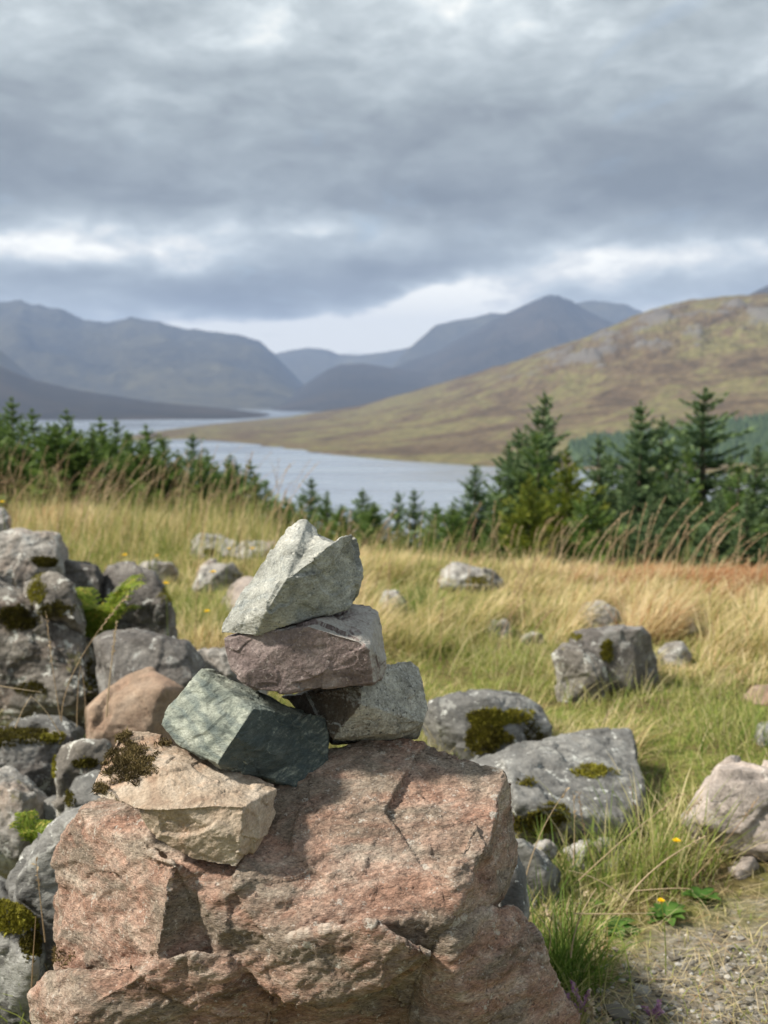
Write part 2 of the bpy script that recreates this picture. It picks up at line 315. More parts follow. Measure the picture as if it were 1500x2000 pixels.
def ground_mat():
    m, g, out = new_mat('ground')
    p = g('ShaderNodeTexCoord').outputs['Object']
    n = g.noise(p, 2.2, 8, 0.65, 0.4)
    c = g.ramp(n, [(0.32, (0.08, 0.06, 0.03)), (0.45, (0.16, 0.13, 0.05)), (0.56, (0.19, 0.20, 0.05)), (0.70, (0.32, 0.26, 0.13))])
    f = g.ramp(g.noise(p, 45, 5, 0.7), [(0.30, 0.45), (0.7, 1.5)])
    c = g.mix(1.0, c, f, 'MULTIPLY')
    # stony soil of the path at the lower right and the bare strip by the turf
    s = g('ShaderNodeSeparateXYZ', {0: p})
    dx = g.m('SUBTRACT', s.outputs[0], 1.02); dy = g.m('SUBTRACT', s.outputs[1], 2.05)
    r = g.m('ADD', g.m('POWER', g.m('DIVIDE', dx, 0.64), 2.0), g.m('POWER', g.m('DIVIDE', dy, 0.62), 2.0))
    msk = g.ramp(g.m('ADD', r, g.m('MULTIPLY', g.m('SUBTRACT', g.noise(p, 5, 5, 0.6), 0.5), 1.6)), [(0.5, 1.0), (1.0, 0.0)])
    grav = g.ramp(g.noise(p, 38, 6, 0.7), [(0.3, (0.10, 0.085, 0.055)), (0.5, (0.22, 0.19, 0.14)), (0.7, (0.38, 0.36, 0.32))])
    c = g.mix(msk, c, grav)
    bp = g('ShaderNodeBump', {'Strength': 0.8, 'Distance': 0.02, 'Height': g.noise(p, 30, 6, 0.7)}).outputs[0]
    b = g('ShaderNodeBsdfPrincipled', {'Base Color': c, 'Roughness': 0.95, 'Normal': bp, 'Specular IOR Level': 0.2})
    m.node_tree.links.new(b.outputs[0], out.inputs[0]); return m
def hill_mat(name, cols, sc, rockc=None, rock_th=0.6, rockamt=0.8, fine=0.5):
    m, g, out = new_mat(name)
    p = g('ShaderNodeTexCoord').outputs['Object']
    q = g('ShaderNodeMapping', {'Vector': p, 'Scale': (1, 1, 1.8), 'Rotation': (0, rad(12), 0)}).outputs[0]
    c = g.ramp(g.noise(q, sc, 9, 0.66, 0.6), cols)
    f = g.ramp(g.noise(q, sc * 9, 6, 0.7), [(0.3, 1 - fine), (0.7, 1 + fine)])
    fv = g('ShaderNodeMapRange', {0: g.noise(q, sc * 9, 6, 0.7), 1: 0.3, 2: 0.7, 3: 1 - fine, 4: 1 + fine}).outputs[0]
    c = g.mix(1.0, c, g('ShaderNodeCombineColor', {0: fv, 1: fv, 2: fv}).outputs[0], 'MULTIPLY')
    if rockc:
        cr = g('ShaderNodeAttribute', attribute_name='crag').outputs['Fac']
        t = g.m('ADD', cr, g.m('MULTIPLY', g.m('SUBTRACT', g.noise(q, sc * 14, 5, 0.65), 0.5), 1.0))
        rc = g.ramp(g.noise(q, sc * 30, 4, 0.6), [(0.35, tuple(x * 0.55 for x in rockc)), (0.65, rockc)])
        c = g.mix(g.m('MULTIPLY', g.ramp(t, [(rock_th, 0.0), (rock_th + 0.12, 1.0)]), rockamt), c, rc)
    b = g('ShaderNodeBsdfPrincipled', {'Base Color': c, 'Roughness': 1.0, 'Specular IOR Level': 0.0})
    m.node_tree.links.new(b.outputs[0], out.inputs[0]); return m
def water_mat():
    m, g, out = new_mat('water')
    p = g('ShaderNodeTexCoord').outputs['Object']
    q = g('ShaderNodeMapping', {'Vector': p, 'Scale': (1, 0.5, 1)}).outputs[0]
    h = g.m('ADD', g.noise(q, 0.25, 6, 0.65), g.m('MULTIPLY', g.noise(q, 0.012, 4, 0.6), 2.0))
    bp = g('ShaderNodeBump', {'Strength': 0.6, 'Distance': 0.5, 'Height': h}).outputs[0]
    b = g('ShaderNodeBsdfPrincipled', {'Base Color': (0.27, 0.31, 0.365, 1), 'Roughness': g.ramp(g.noise(g('ShaderNodeMapping', {'Vector': p, 'Scale': (0.25, 1, 1)}).outputs[0], 0.02, 5, 0.6), [(0.4, 0.06), (0.62, 0.32)]), 'Normal': bp, 'IOR': 1.33})
    m.node_tree.links.new(b.outputs[0], out.inputs[0]); return m
M['ground'] = ground_mat(); M['water'] = water_mat()
M['hill'] = hill_mat('moor_hillside', [(0.30, (0.065, 0.050, 0.032)), (0.42, (0.10, 0.072, 0.044)), (0.50, (0.13, 0.10, 0.056)), (0.57, (0.155, 0.142, 0.060)), (0.66, (0.13, 0.095, 0.058)), (0.76, (0.125, 0.072, 0.052))], 0.010, (0.185, 0.175, 0.165), 0.60, 0.85, 0.55)
M['mountain'] = hill_mat('sun_patched_heather', [(0.34, (0.022, 0.022, 0.017)), (0.50, (0.050, 0.045, 0.026)), (0.62, (0.075, 0.066, 0.034)), (0.74, (0.13, 0.115, 0.055))], 0.0013, None, fine=0.5)  # heather tones; the lightest stop paints sunlit patches into the colour
M['darkridge'] = hill_mat('dark_moor', [(0.32, (0.018, 0.016, 0.012)), (0.5, (0.032, 0.027, 0.018)), (0.68, (0.055, 0.042, 0.026))], 0.003, None, fine=0.3)

# ---------------------------------------------------------------- setting: ground, water, hills
def build_ground():
    ys = np.concatenate([np.arange(-8, 1, 0.5), np.arange(1, 14, 0.07), 14 * 1.06 ** np.arange(0, 72)])
    us = np.linspace(-1, 1, 181)
    us = np.sign(us) * (0.35 * np.abs(us) + 0.65 * np.abs(us) ** 2.6)
    half = np.maximum(14, np.abs(ys) * 1.6)
    X = half[:, None] * us[None, :]; Y = np.repeat(ys[:, None], len(us), 1)
    Z = ground_z(X.ravel(), Y.ravel())
    V = np.stack([X.ravel(), Y.ravel(), Z], 1)
    nu, nv = len(us), len(ys)
    a = (np.arange(nv - 1)[:, None] * nu + np.arange(nu - 1)[None, :]).ravel()
    o = link('ground', np_mesh('ground', V, np.stack([a, a + 1, a + 1 + nu, a + nu], 1)), M['ground'])
    tag(o, kind='structure')
build_ground()
def build_water():
    V = [(-7000, 150, WATER), (7000, 150, WATER), (7000, 7500, WATER), (-7000, 7500, WATER)]
    tag(link('loch', np_mesh('loch', V, [(0, 1, 2, 3)]), M['water']), kind='structure')
build_water()

def interp(prof, x): return np.interp(x, [a for a, _ in prof], [b for _, b in prof])
def ridge(name, mat, prof, Yr, Yb, nu=240, nv=60, amp=0.10, nsc=0.0022, pw=1.25, crag=None, jag=0.012, seed=0.0, zb=WATER - 3, backlen=0.35):
    """A mountain: crest along prof (photo px, py) at distance Yr(px), foot on the water level at Yb(px)."""
    pxs = np.linspace(prof[0][0], prof[-1][0], nu)
    py = interp(prof, pxs)
    Yr_ = np.array([Yr(x) if callable(Yr) else Yr for x in pxs]); Yb_ = np.array([Yb(x) if callable(Yb) else Yb for x in pxs])
    R = np.array([P(a, b, c) for a, b, c in zip(pxs, py, Yr_)])
    H = np.maximum(R[:, 2] - zb, 1)
    ts = np.concatenate([np.linspace(0, 1, nv), 1 + np.linspace(0.06, 1, 14)])
    V = []; cr = []
    for t in ts:
        if t <= 1:
            Y = Yb_ + (Yr_ - Yb_) * t; z = zb + H * t ** pw
        else:
            Y = Yr_ + (Yr_ - Yb_) * (t - 1) * backlen; z = R[:, 2] - H * (t - 1) ** 1.1
        X = R[:, 0] / Yr_ * Y
        q = np.stack([X * nsc, Y * nsc * 0.6, np.full(nu, seed)], 1)
        env = np.clip(t * 3, 0, 1) * (1 - 0.93 * np.exp(-((t - 1) / 0.06) ** 2)) if t <= 1 else 0.7
        dz = fbm(q, 6, 0.52, True) * amp * H * env + fbm(q * 9 + 3, 3) * jag * H * np.clip(t * 2, 0, 1)
        c = np.zeros(nu)
        if crag is not None:
            c, step = crag(pxs, t, X, Y, z)
            dz = dz + step
        V.append(np.stack([X, Y, z + dz], 1)); cr.append(c)
    n = len(ts); V = np.concatenate(V)
    a = (np.arange(n - 1)[:, None] * nu + np.arange(nu - 1)[None, :]).ravel()
    me = np_mesh(name, V, np.stack([a, a + 1, a + 1 + nu, a + nu], 1), attrs={'crag': np.concatenate(cr)})
    return tag(link(name, me, mat), kind='structure'), V.reshape(n, nu, 3), ts, pxs

def hill_crag(pxs, t, X, Y, z):
    q = np.stack([X * 0.016, Y * 0.007, z * 0.035], 1)
    n = fbm(q, 5, 0.6)
    e = np.exp(-((pxs - 1190) / 170) ** 2 - ((t - 0.68) / 0.19) ** 2) + 0.9 * np.exp(-((pxs - 1440) / 150) ** 2 - ((t - 0.72) / 0.14) ** 2) + 0.45 * np.exp(-((pxs - 1350) / 350) ** 2 - ((t - 0.66) / 0.2) ** 2)
    c = np.clip(e, 0, 1) * 0.48 + n * 1.5 * np.clip(e * 2.2, 0, 1)
    st = np.clip(e, 0, 1) * np.round((n + 0.6) * 8) / 8 * 30
    return c, st + n * 3.0 * np.clip(t * 3, 0, 1) * (pxs > 500)
RIGHT_RIDGE = [(225, 858), (270, 848), (400, 833), (550, 816), (700, 793), (850, 752), (1000, 708), (1150, 658), (1225, 626), (1300, 597), (1350, 587), (1430, 579), (1500, 573), (1650, 560), (1850, 565), (2100, 600)]
RIGHT_SHORE = [(225, 863), (380, 873), (560, 890), (700, 900), (850, 908), (980, 915), (1130, 918), (1500, 930), (2100, 945)]
hill, HV, HT, HPX = ridge('hills', M['hill'], RIGHT_RIDGE, lambda x: float(np.interp(x, [225, 300, 550, 1000, 1500, 2100], [1490, 1750, 2500, 2250, 1950, 1800])),
    lambda x: Yat(float(interp(RIGHT_SHORE, x)), WATER) - 8, nu=520, nv=150, amp=0.045, nsc=0.004, pw=1.22, crag=hill_crag, jag=0.010, zb=WATER - 1.0)
ridge('hills', M['darkridge'], [(-700, 640), (-300, 670), (-120, 700), (0, 716), (60, 741), (150, 762), (300, 785), (430, 797), (500, 805), (560, 813), (585, 819)], 3500, 2650, amp=0.05, nsc=0.003, seed=2.0, pw=1.1)
ridge('hills', M['mountain'], [(-700, 560), (-300, 600), (-100, 640), (0, 684), (45, 722), (90, 760), (150, 800)], 4700, 3700, amp=0.06, seed=3.3)
ridge('hills', M['mountain'], [(-900, 520), (-400, 560), (-150, 585), (-60, 602), (0, 600), (40, 593), (62, 604), (120, 609), (160, 625), (215, 634), (260, 628), (310, 628), (360, 645), (420, 655), (480, 661), (510, 672), (535, 692), (560, 718), (592, 750), (630, 780), (680, 806)], 7200, 4600, nu=360, nv=90, amp=0.17, nsc=0.0019, seed=4.1, pw=1.15)
ridge('hills', M['mountain'], [(430, 700), (535, 692), (575, 683), (600, 679), (640, 683), (660, 692), (700, 694), (750, 688), (790, 681), (900, 660)], 9300, 7600, amp=0.08, nsc=0.0012, seed=5.2)
ridge('hills', M['darkridge'], [(480, 812), (540, 788), (600, 748), (640, 722), (665, 712), (710, 710), (760, 718), (850, 730), (1000, 770)], 5600, 3900, amp=0.10, nsc=0.002, seed=6.4)
ridge('hills', M['mountain'], [(700, 770), (765, 716), (800, 680), (850, 636), (880, 628), (920, 622), (960, 612), (990, 614), (1100, 640), (1300, 700)], 7600, 6400, amp=0.10, nsc=0.0017, seed=7.7)
ridge('hills', M['darkridge'], [(560, 815), (700, 745), (770, 718), (850, 688), (920, 650), (985, 615), (1030, 594), (1060, 581), (1076, 577), (1090, 580), (1115, 594), (1190, 628), (1260, 660), (1400, 720)], 6600, 4300, nu=300, nv=80, amp=0.15, nsc=0.0022, seed=8.3, pw=1.2)
ridge('hills', M['mountain'], [(1000, 640), (1080, 605), (1120, 594), (1150, 588), (1180, 590), (1220, 595), (1250, 607), (1320, 640)], 7900, 7000, amp=0.08, nsc=0.0015, seed=9.9)
ridge('hills', M['darkridge'], [(1380, 640), (1440, 592), (1470, 572), (1500, 558), (1560, 540), (1650, 545), (1800, 600)], 4500, 3600, amp=0.08, seed=10.5)

# ---------------------------------------------------------------- air
def build_haze():
    x0, x1, y0, y1, z0, z1 = -13500, 13500, -1000, 11500, WATER - 5, 760
    bm = bmesh.new(); bmesh.ops.create_cube(bm, size=1)
    for v in bm.verts: v.co = ((x0 + x1) / 2 + v.co.x * (x1 - x0), (y0 + y1) / 2 + v.co.y * (y1 - y0), (z0 + z1) / 2 + v.co.z * (z1 - z0))
    me = bpy.data.meshes.new('haze'); bm.to_mesh(me); bm.free()
    m, g, out = new_mat('haze')
    v = g('ShaderNodeVolumePrincipled', {'Color': (0.47, 0.615, 0.93, 1), 'Density': 1.25e-4, 'Anisotropy': 0.0})
    m.node_tree.links.new(v.outputs[0], out.inputs['Volume'])
    tag(link('haze', me, m), kind='stuff')
build_haze()

# ---------------------------------------------------------------- rocks
RS = np.random.RandomState(11)
ROCK_BOXES = []; ROCK_PX = []
def hull_into(bm, pts):
    b2 = bmesh.new()
    for p in pts: b2.verts.new(p)
    r = bmesh.ops.convex_hull(b2, input=b2.verts[:])
    bmesh.ops.delete(b2, geom=list({e for e in r['geom_interior'] + r['geom_unused'] if isinstance(e, bmesh.types.BMVert)}), context='VERTS')
    tmp = bpy.data.meshes.new('tmp'); b2.to_mesh(tmp); b2.free(); bm.from_mesh(tmp); bpy.data.meshes.remove(tmp)
def cells(p, n, amp, seed, soft=0.0):
    """fracture facets: every cell of a random tiling gets a plane of its own"""
    r = np.random.RandomState(seed); lo = p.min(0); hi = p.max(0)
    S = lo + (hi - lo) * r.rand(n, 3); D = r.normal(size=(n, 3)); D /= np.linalg.norm(D, axis=1)[:, None]; O = r.uniform(-1, 1, n)
    sz = ((hi - lo).prod() / n) ** (1 / 3)
    pw = p + np.stack([perlin(p / sz * 1.3 + 5), perlin(p / sz * 1.3 + 9), perlin(p / sz * 1.3 + 14)], 1) * sz * 0.22
    out = np.zeros(len(p))
    for i in range(0, len(p), 20000):
        d = ((pw[i:i + 20000, None, :] - S[None]) ** 2).sum(2); k = d.argmin(1)
        out[i:i + 20000] = np.einsum('ij,ij->i', p[i:i + 20000] - S[k], D[k]) / sz * 0.9 + O[k] * 0.35
    return out * amp
def rock_mesh(name, hulls, voxel, seed, disp, facet=None, bed=(0, 0, 0), squash=2.0):
    bm = bmesh.new()
    for h in hulls: hull_into(bm, h)
    bmesh.ops.recalc_face_normals(bm, faces=bm.faces[:])
    me = bpy.data.meshes.new('tmp'); bm.to_mesh(me); bm.free()
    o = bpy.data.objects.new('tmp', me); COL.objects.link(o)
    md = o.modifiers.new('r', 'REMESH'); md.mode = 'VOXEL'; md.voxel_size = voxel; md.adaptivity = 0
    dg = bpy.context.evaluated_depsgraph_get(); dg.update()
    m2 = bpy.data.meshes.new_from_object(o.evaluated_get(dg))
    bpy.data.objects.remove(o); bpy.data.meshes.remove(me)
    n = len(m2.vertices); V = np.zeros(n * 3, np.float32); N = np.zeros(n * 3, np.float32)
    m2.vertices.foreach_get('co', V); m2.vertex_normals.foreach_get('vector', N)
    V = V.reshape(-1, 3).astype(float); N = N.reshape(-1, 3).astype(float)
    Rm = np.array(Matrix.Rotation(rad(bed[0]), 3, 'X') @ Matrix.Rotation(rad(bed[1]), 3, 'Y') @ Matrix.Rotation(rad(bed[2]), 3, 'Z'))
    B = V @ Rm.T; B = B * np.array((1, 1, squash)) + seed * 3.17
    d = np.zeros(n)
    for size, amp, kind in disp:
        q = B / size + seed
        if kind == 'r': d += fbm(q, 3, 0.5, True) * amp - amp * 0.25
        elif kind == 's':
            s = fbm(q, 3, 0.5); d += (np.floor(s * 4) / 4 + 0.125) * amp
        else: d += fbm(q, 3, 0.5) * amp
    if facet: 
        for cnt, amp in facet: d += cells(V, cnt, amp, seed * 13 + cnt)
    W = V + N * d[:, None]
    base = np.array(((W[:, 0].min() + W[:, 0].max()) / 2, (W[:, 1].min() + W[:, 1].max()) / 2, W[:, 2].min()))
    m2.vertices.foreach_set('co', (W - base).astype(np.float32).ravel()); m2.update()
    m2.polygons.foreach_set('use_smooth', np.ones(len(m2.polygons), bool)); m2.name = name
    ROCK_BOXES.append((W[:, 0].min(), W[:, 0].max(), W[:, 1].min(), W[:, 1].max(), W[:, 2].max()))
    return m2, base, W
def rock(name, label, cat, hulls, mat, voxel=0.003, seed=1, disp=None, facet=None, bed=(0, 0, 0), squash=2.0, group=None, dY=0.0, feet=()):
    H = [[P(a, b, c + dY) for a, b, c in h] for h in hulls]; H[0] = H[0] + list(feet)
    disp = disp or [(0.05, 0.004, 'n'), (0.016, 0.0016, 'r'), (0.006, 0.0007, 'n')]
    me, base, W = rock_mesh(name, H, voxel, seed, disp, facet, bed, squash)
    o = link(name, me, M[mat], loc=base); tag(o, label, cat, group)
    return o
HD = [(0.055, 0.005, 'n'), (0.02, 0.0022, 'r'), (0.007, 0.0011, 'n')]
# --- the big pink boulder, a union of its blocks
boulder = rock('granite_boulder', 'large rough pink granite boulder carrying the stacked cairn stones', 'boulder', [
  [(640,1475,1.58),(720,1440,1.61),(790,1436,1.62),(850,1470,1.60),(985,1498,1.56),(993,1520,1.55),(930,1580,1.49),(955,1650,1.44),(905,1745,1.38),(865,1795,1.355),
   (700,1800,1.34),(560,1835,1.335),(430,1815,1.352),(355,1695,1.39),(250,1610,1.49),(150,1580,1.57),(200,1560,1.9),(900,1500,1.9),(300,2500,1.64),(900,2500,1.60),(200,2200,1.9),(950,2200,1.9)],
  [(150,1588,1.57),(125,1640,1.58),(104,1680,1.59),(103,1710,1.58),(110,1760,1.57),(108,1890,1.55),(306,1890,1.36),(310,1855,1.342),(343,1690,1.362),(325,1672,1.39),(250,1622,1.48),(150,1610,1.8),(300,1650,1.7),(120,1850,1.8),(300,1880,1.6)],
  [(343,1690,1.375),(312,1857,1.355),(310,1890,1.38),(425,1740,1.40),(455,1885,1.39),(380,1695,1.41),(330,1690,1.6),(450,1890,1.6),(440,1740,1.6)],
  [(62,1945,1.46),(95,1905,1.46),(150,1893,1.40),(350,1862,1.345),(445,1862,1.352),(70,1968,1.45),(85,2150,1.44),(140,1985,1.36),(150,2150,1.37),(440,1905,1.342),(540,1965,1.375),(540,2300,1.41),(420,2300,1.38),(150,2300,1.46),(100,1950,1.8),(440,1900,1.7),(150,2300,1.8)],
  [(450,1864,1.365),(540,1836,1.335),(640,1812,1.318),(720,1798,1.308),(800,1842,1.295),(838,1860,1.305),(802,1890,1.305),(755,1924,1.312),(630,1974,1.330),(560,1957,1.338),(500,1924,1.35),(470,1890,1.36),(500,1900,1.6),(800,1880,1.55),(640,1960,1.6)],
  [(870,1790,1.36),(955,1790,1.41),(1000,1770,1.46),(1015,1830,1.47),(1060,1900,1.46),(1135,2000,1.45),(1230,2250,1.46),(900,1950,1.345),(820,1900,1.38),(780,2300,1.35),(1000,1800,1.7),(1150,2200,1.7),(850,1900,1.6)],
  [(985,1500,1.56),(993,1522,1.56),(990,1560,1.57),(1005,1600,1.57),(1016,1650,1.56),(1005,1700,1.54),(955,1780,1.43),(910,1745,1.40),(950,1650,1.455),(935,1580,1.50),(1000,1650,1.8),(980,1520,1.8),(960,1800,1.6)],
  [(905,1745,1.372),(880,1700,1.385),(930,1600,1.465),(952,1650,1.432),(900,1760,1.366),(870,1790,1.36),(900,1700,1.6)],
 ], 'pink', 0.0028, 3, [(0.16, 0.010, 'n'), (0.06, 0.005, 'n'), (0.05, 0.005, 's'), (0.022, 0.0024, 'n'), (0.008, 0.0018, 'n')], facet=[(45, 0.013), (240, 0.006), (900, 0.0024)], bed=(20, 28, 0), squash=2.2)
sandy = rock('sandy_stone', 'sandy tan cairn stone with dark moss on its upper left', 'stone', [
  [(175,1545,1.37),(185,1518,1.40),(205,1470,1.44),(228,1437,1.47),(250,1425,1.49),(285,1430,1.50),(420,1497,1.46),(462,1515,1.44),(540,1535,1.40),(541,1548,1.39),(474,1577,1.31),(430,1572,1.312),(330,1582,1.315),(268,1582,1.33),(220,1562,1.35),(300,1520,1.55)],
  [(272,1582,1.338),(330,1580,1.318),(474,1577,1.312),(540,1540,1.39),(535,1590,1.37),(510,1640,1.34),(462,1697,1.315),(415,1685,1.32),(375,1680,1.325),(345,1652,1.33),(290,1620,1.34),(470,1640,1.305),(300,1540,1.5),(500,1560,1.48),(420,1600,1.46)],
 ], 'sandy', 0.0016, 5, [(0.07, 0.003, 'n'), (0.02, 0.0012, 'n'), (0.006, 0.0010, 'n')], facet=[(30, 0.006), (200, 0.0022)], bed=(0, 25, 0), dY=0.055)
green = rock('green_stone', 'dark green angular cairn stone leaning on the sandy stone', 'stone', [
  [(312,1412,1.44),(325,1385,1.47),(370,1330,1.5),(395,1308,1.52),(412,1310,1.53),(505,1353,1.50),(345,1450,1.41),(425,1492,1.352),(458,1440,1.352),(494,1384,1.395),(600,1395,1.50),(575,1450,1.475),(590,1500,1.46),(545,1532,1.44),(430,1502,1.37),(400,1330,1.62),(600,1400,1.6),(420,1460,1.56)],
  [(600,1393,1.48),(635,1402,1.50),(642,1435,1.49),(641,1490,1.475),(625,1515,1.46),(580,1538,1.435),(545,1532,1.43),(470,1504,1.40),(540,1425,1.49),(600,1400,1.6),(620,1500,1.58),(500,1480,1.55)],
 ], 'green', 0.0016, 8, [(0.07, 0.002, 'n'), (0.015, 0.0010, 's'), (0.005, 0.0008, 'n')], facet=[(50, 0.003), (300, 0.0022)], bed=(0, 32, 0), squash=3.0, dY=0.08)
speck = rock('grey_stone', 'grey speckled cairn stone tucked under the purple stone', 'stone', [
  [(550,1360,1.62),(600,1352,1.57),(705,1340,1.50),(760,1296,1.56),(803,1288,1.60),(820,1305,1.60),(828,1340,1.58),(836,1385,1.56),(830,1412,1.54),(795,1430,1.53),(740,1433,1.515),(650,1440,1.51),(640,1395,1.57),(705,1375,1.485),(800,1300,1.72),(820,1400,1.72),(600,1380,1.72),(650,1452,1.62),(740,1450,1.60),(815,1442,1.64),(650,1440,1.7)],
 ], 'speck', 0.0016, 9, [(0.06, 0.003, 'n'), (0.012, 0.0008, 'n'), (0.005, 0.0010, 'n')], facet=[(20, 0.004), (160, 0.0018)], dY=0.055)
purple = rock('purple_stone', 'blocky dull purple cairn stone below the topmost stone', 'stone', [
  [(437,1248,1.45),(445,1300,1.44),(470,1325,1.43),(500,1347,1.43),(560,1353,1.43),(725,1335,1.44),(718,1268,1.43),(700,1252,1.43),(600,1222,1.43),(520,1235,1.44),(757,1300,1.52),(748,1325,1.50),(745,1250,1.53),(740,1195,1.56),(725,1180,1.60),(690,1178,1.60),(600,1195,1.60),(460,1240,1.58),(480,1330,1.58),(740,1315,1.6)],
 ], 'purple', 0.0016, 12, [(0.07, 0.003, 'n'), (0.02, 0.0010, 'n'), (0.005, 0.0007, 'n')], facet=[(22, 0.004), (150, 0.0014)], dY=0.08)
top = rock('pale_grey_stone', 'pale grey notched stone at the very top of the cairn', 'stone', [
  [(430,1238,1.46),(438,1205,1.48),(500,1242,1.43),(520,1195,1.415),(560,1130,1.42),(560,1035,1.54),(585,1016,1.55),(600,1015,1.55),(622,1032,1.55),(630,1062,1.53),(600,1210,1.47),(470,1200,1.56),(600,1030,1.60),(600,1200,1.56)],
  [(560,1130,1.42),(645,1064,1.46),(667,1048,1.48),(686,1043,1.50),(697,1070,1.52),(703,1110,1.52),(697,1160,1.52),(680,1185,1.50),(645,1195,1.48),(560,1220,1.44),(508,1205,1.42),(500,1242,1.435),(690,1060,1.58),(690,1170,1.6),(580,1150,1.58)],
  [(565,1128,1.426),(626,1060,1.525),(648,1064,1.475),(605,1034,1.56),(672,1064,1.56),(560,1120,1.5)],
 ], 'topgrey', 0.0016, 14, [(0.06, 0.003, 'n'), (0.016, 0.0012, 'n'), (0.005, 0.0009, 'n')], facet=[(26, 0.005), (180, 0.0020)], bed=(0, -45, 0), dY=0.08)

# --- moss and lichen tufts as parts of the rocks they grow on
def moss_on(o, want, n, L, mat, seed, wid=0.25, flat=0.8, tint=(0.2, 1.0), name='moss', leaves=3, nk=1.0):
    me = o.data; nf = len(me.polygons); c = np.zeros(nf * 3); nn = np.zeros(nf * 3); ar = np.zeros(nf)
    me.polygons.foreach_get('center', c); me.polygons.foreach_get('normal', nn); me.polygons.foreach_get('area', ar)
    c = c.reshape(-1, 3); nn = nn.reshape(-1, 3); wpos = c + np.array(o.location)
    px, py = proj(wpos); wt = want(px, py, nn, wpos) * ar
    if wt.sum() <= 0: return None
    r = np.random.RandomState(seed); k = r.choice(nf, n, p=wt / wt.sum())
    k = np.repeat(k, leaves); m = len(k)
    b = c[k] + r.normal(size=(m, 3)) * L * 0.25
    d = nn[k] * nk + r.normal(size=(m, 3)) * flat; d[:, 2] += 0.25; d /= np.linalg.norm(d, axis=1)[:, None]
    s = np.cross(d, r.normal(size=(m, 3))); s /= np.linalg.norm(s, axis=1)[:, None] + 1e-9
    ln = L * r.uniform(0.5, 1.3, m)[:, None]
    b = b - d * ln * 0.15
    V = np.stack([b - s * ln * wid * 0.5, b + s * ln * wid * 0.5, b + d * ln * 0.6 + s * ln * wid * 0.3 , b + d * ln], 1).reshape(-1, 3)
    i = np.arange(m) * 4
    cl = fbm(b * 30, 2)
    t = np.clip(tint[0] + (tint[1] - tint[0]) * (0.5 + 0.6 * cl + r.normal(size=m) * 0.2), 0, 1)
    return link(name, np_mesh(name, V, np.stack([i, i + 1, i + 2, i + 3], 1), smooth=False, attrs={'tint': np.repeat(t, 4)}), M[mat], parent=o)
def blobmask(cx, cy, rx, ry, th=1.0, fr=30, up=-9):
    def f(px, py, nn, w_):
        q = ((px - cx) / rx) ** 2 + ((py - cy) / ry) ** 2 + fbm(w_ * fr, 4, 0.6) * 1.3
        return np.clip((th - q) * 1.6, 0, 1) ** 1.5 * (nn[:, 2] > up) * (nn @ np.array((0, 1, 0)) < 0.6)
    return f
def either(*fs):
    return lambda *a: np.maximum.reduce([f(*a) for f in fs])
moss_on(sandy, either(blobmask(250, 1490, 72, 52, 0.62, 80), blobmask(232, 1436, 26, 14, 1.0, 40), blobmask(195, 1540, 18, 10, 0.8, 40), blobmask(330, 1450, 60, 10, 0.4, 60)), 5200, 0.0068, 'darkmoss', 1, wid=0.22, flat=0.75, tint=(0, 1), leaves=3, nk=0.3)
moss_on(boulder, blobmask(118, 1868, 38, 24, 0.8, 60), 600, 0.008, 'darkmoss', 2, wid=0.2, flat=0.9, tint=(0.2, 1.0))

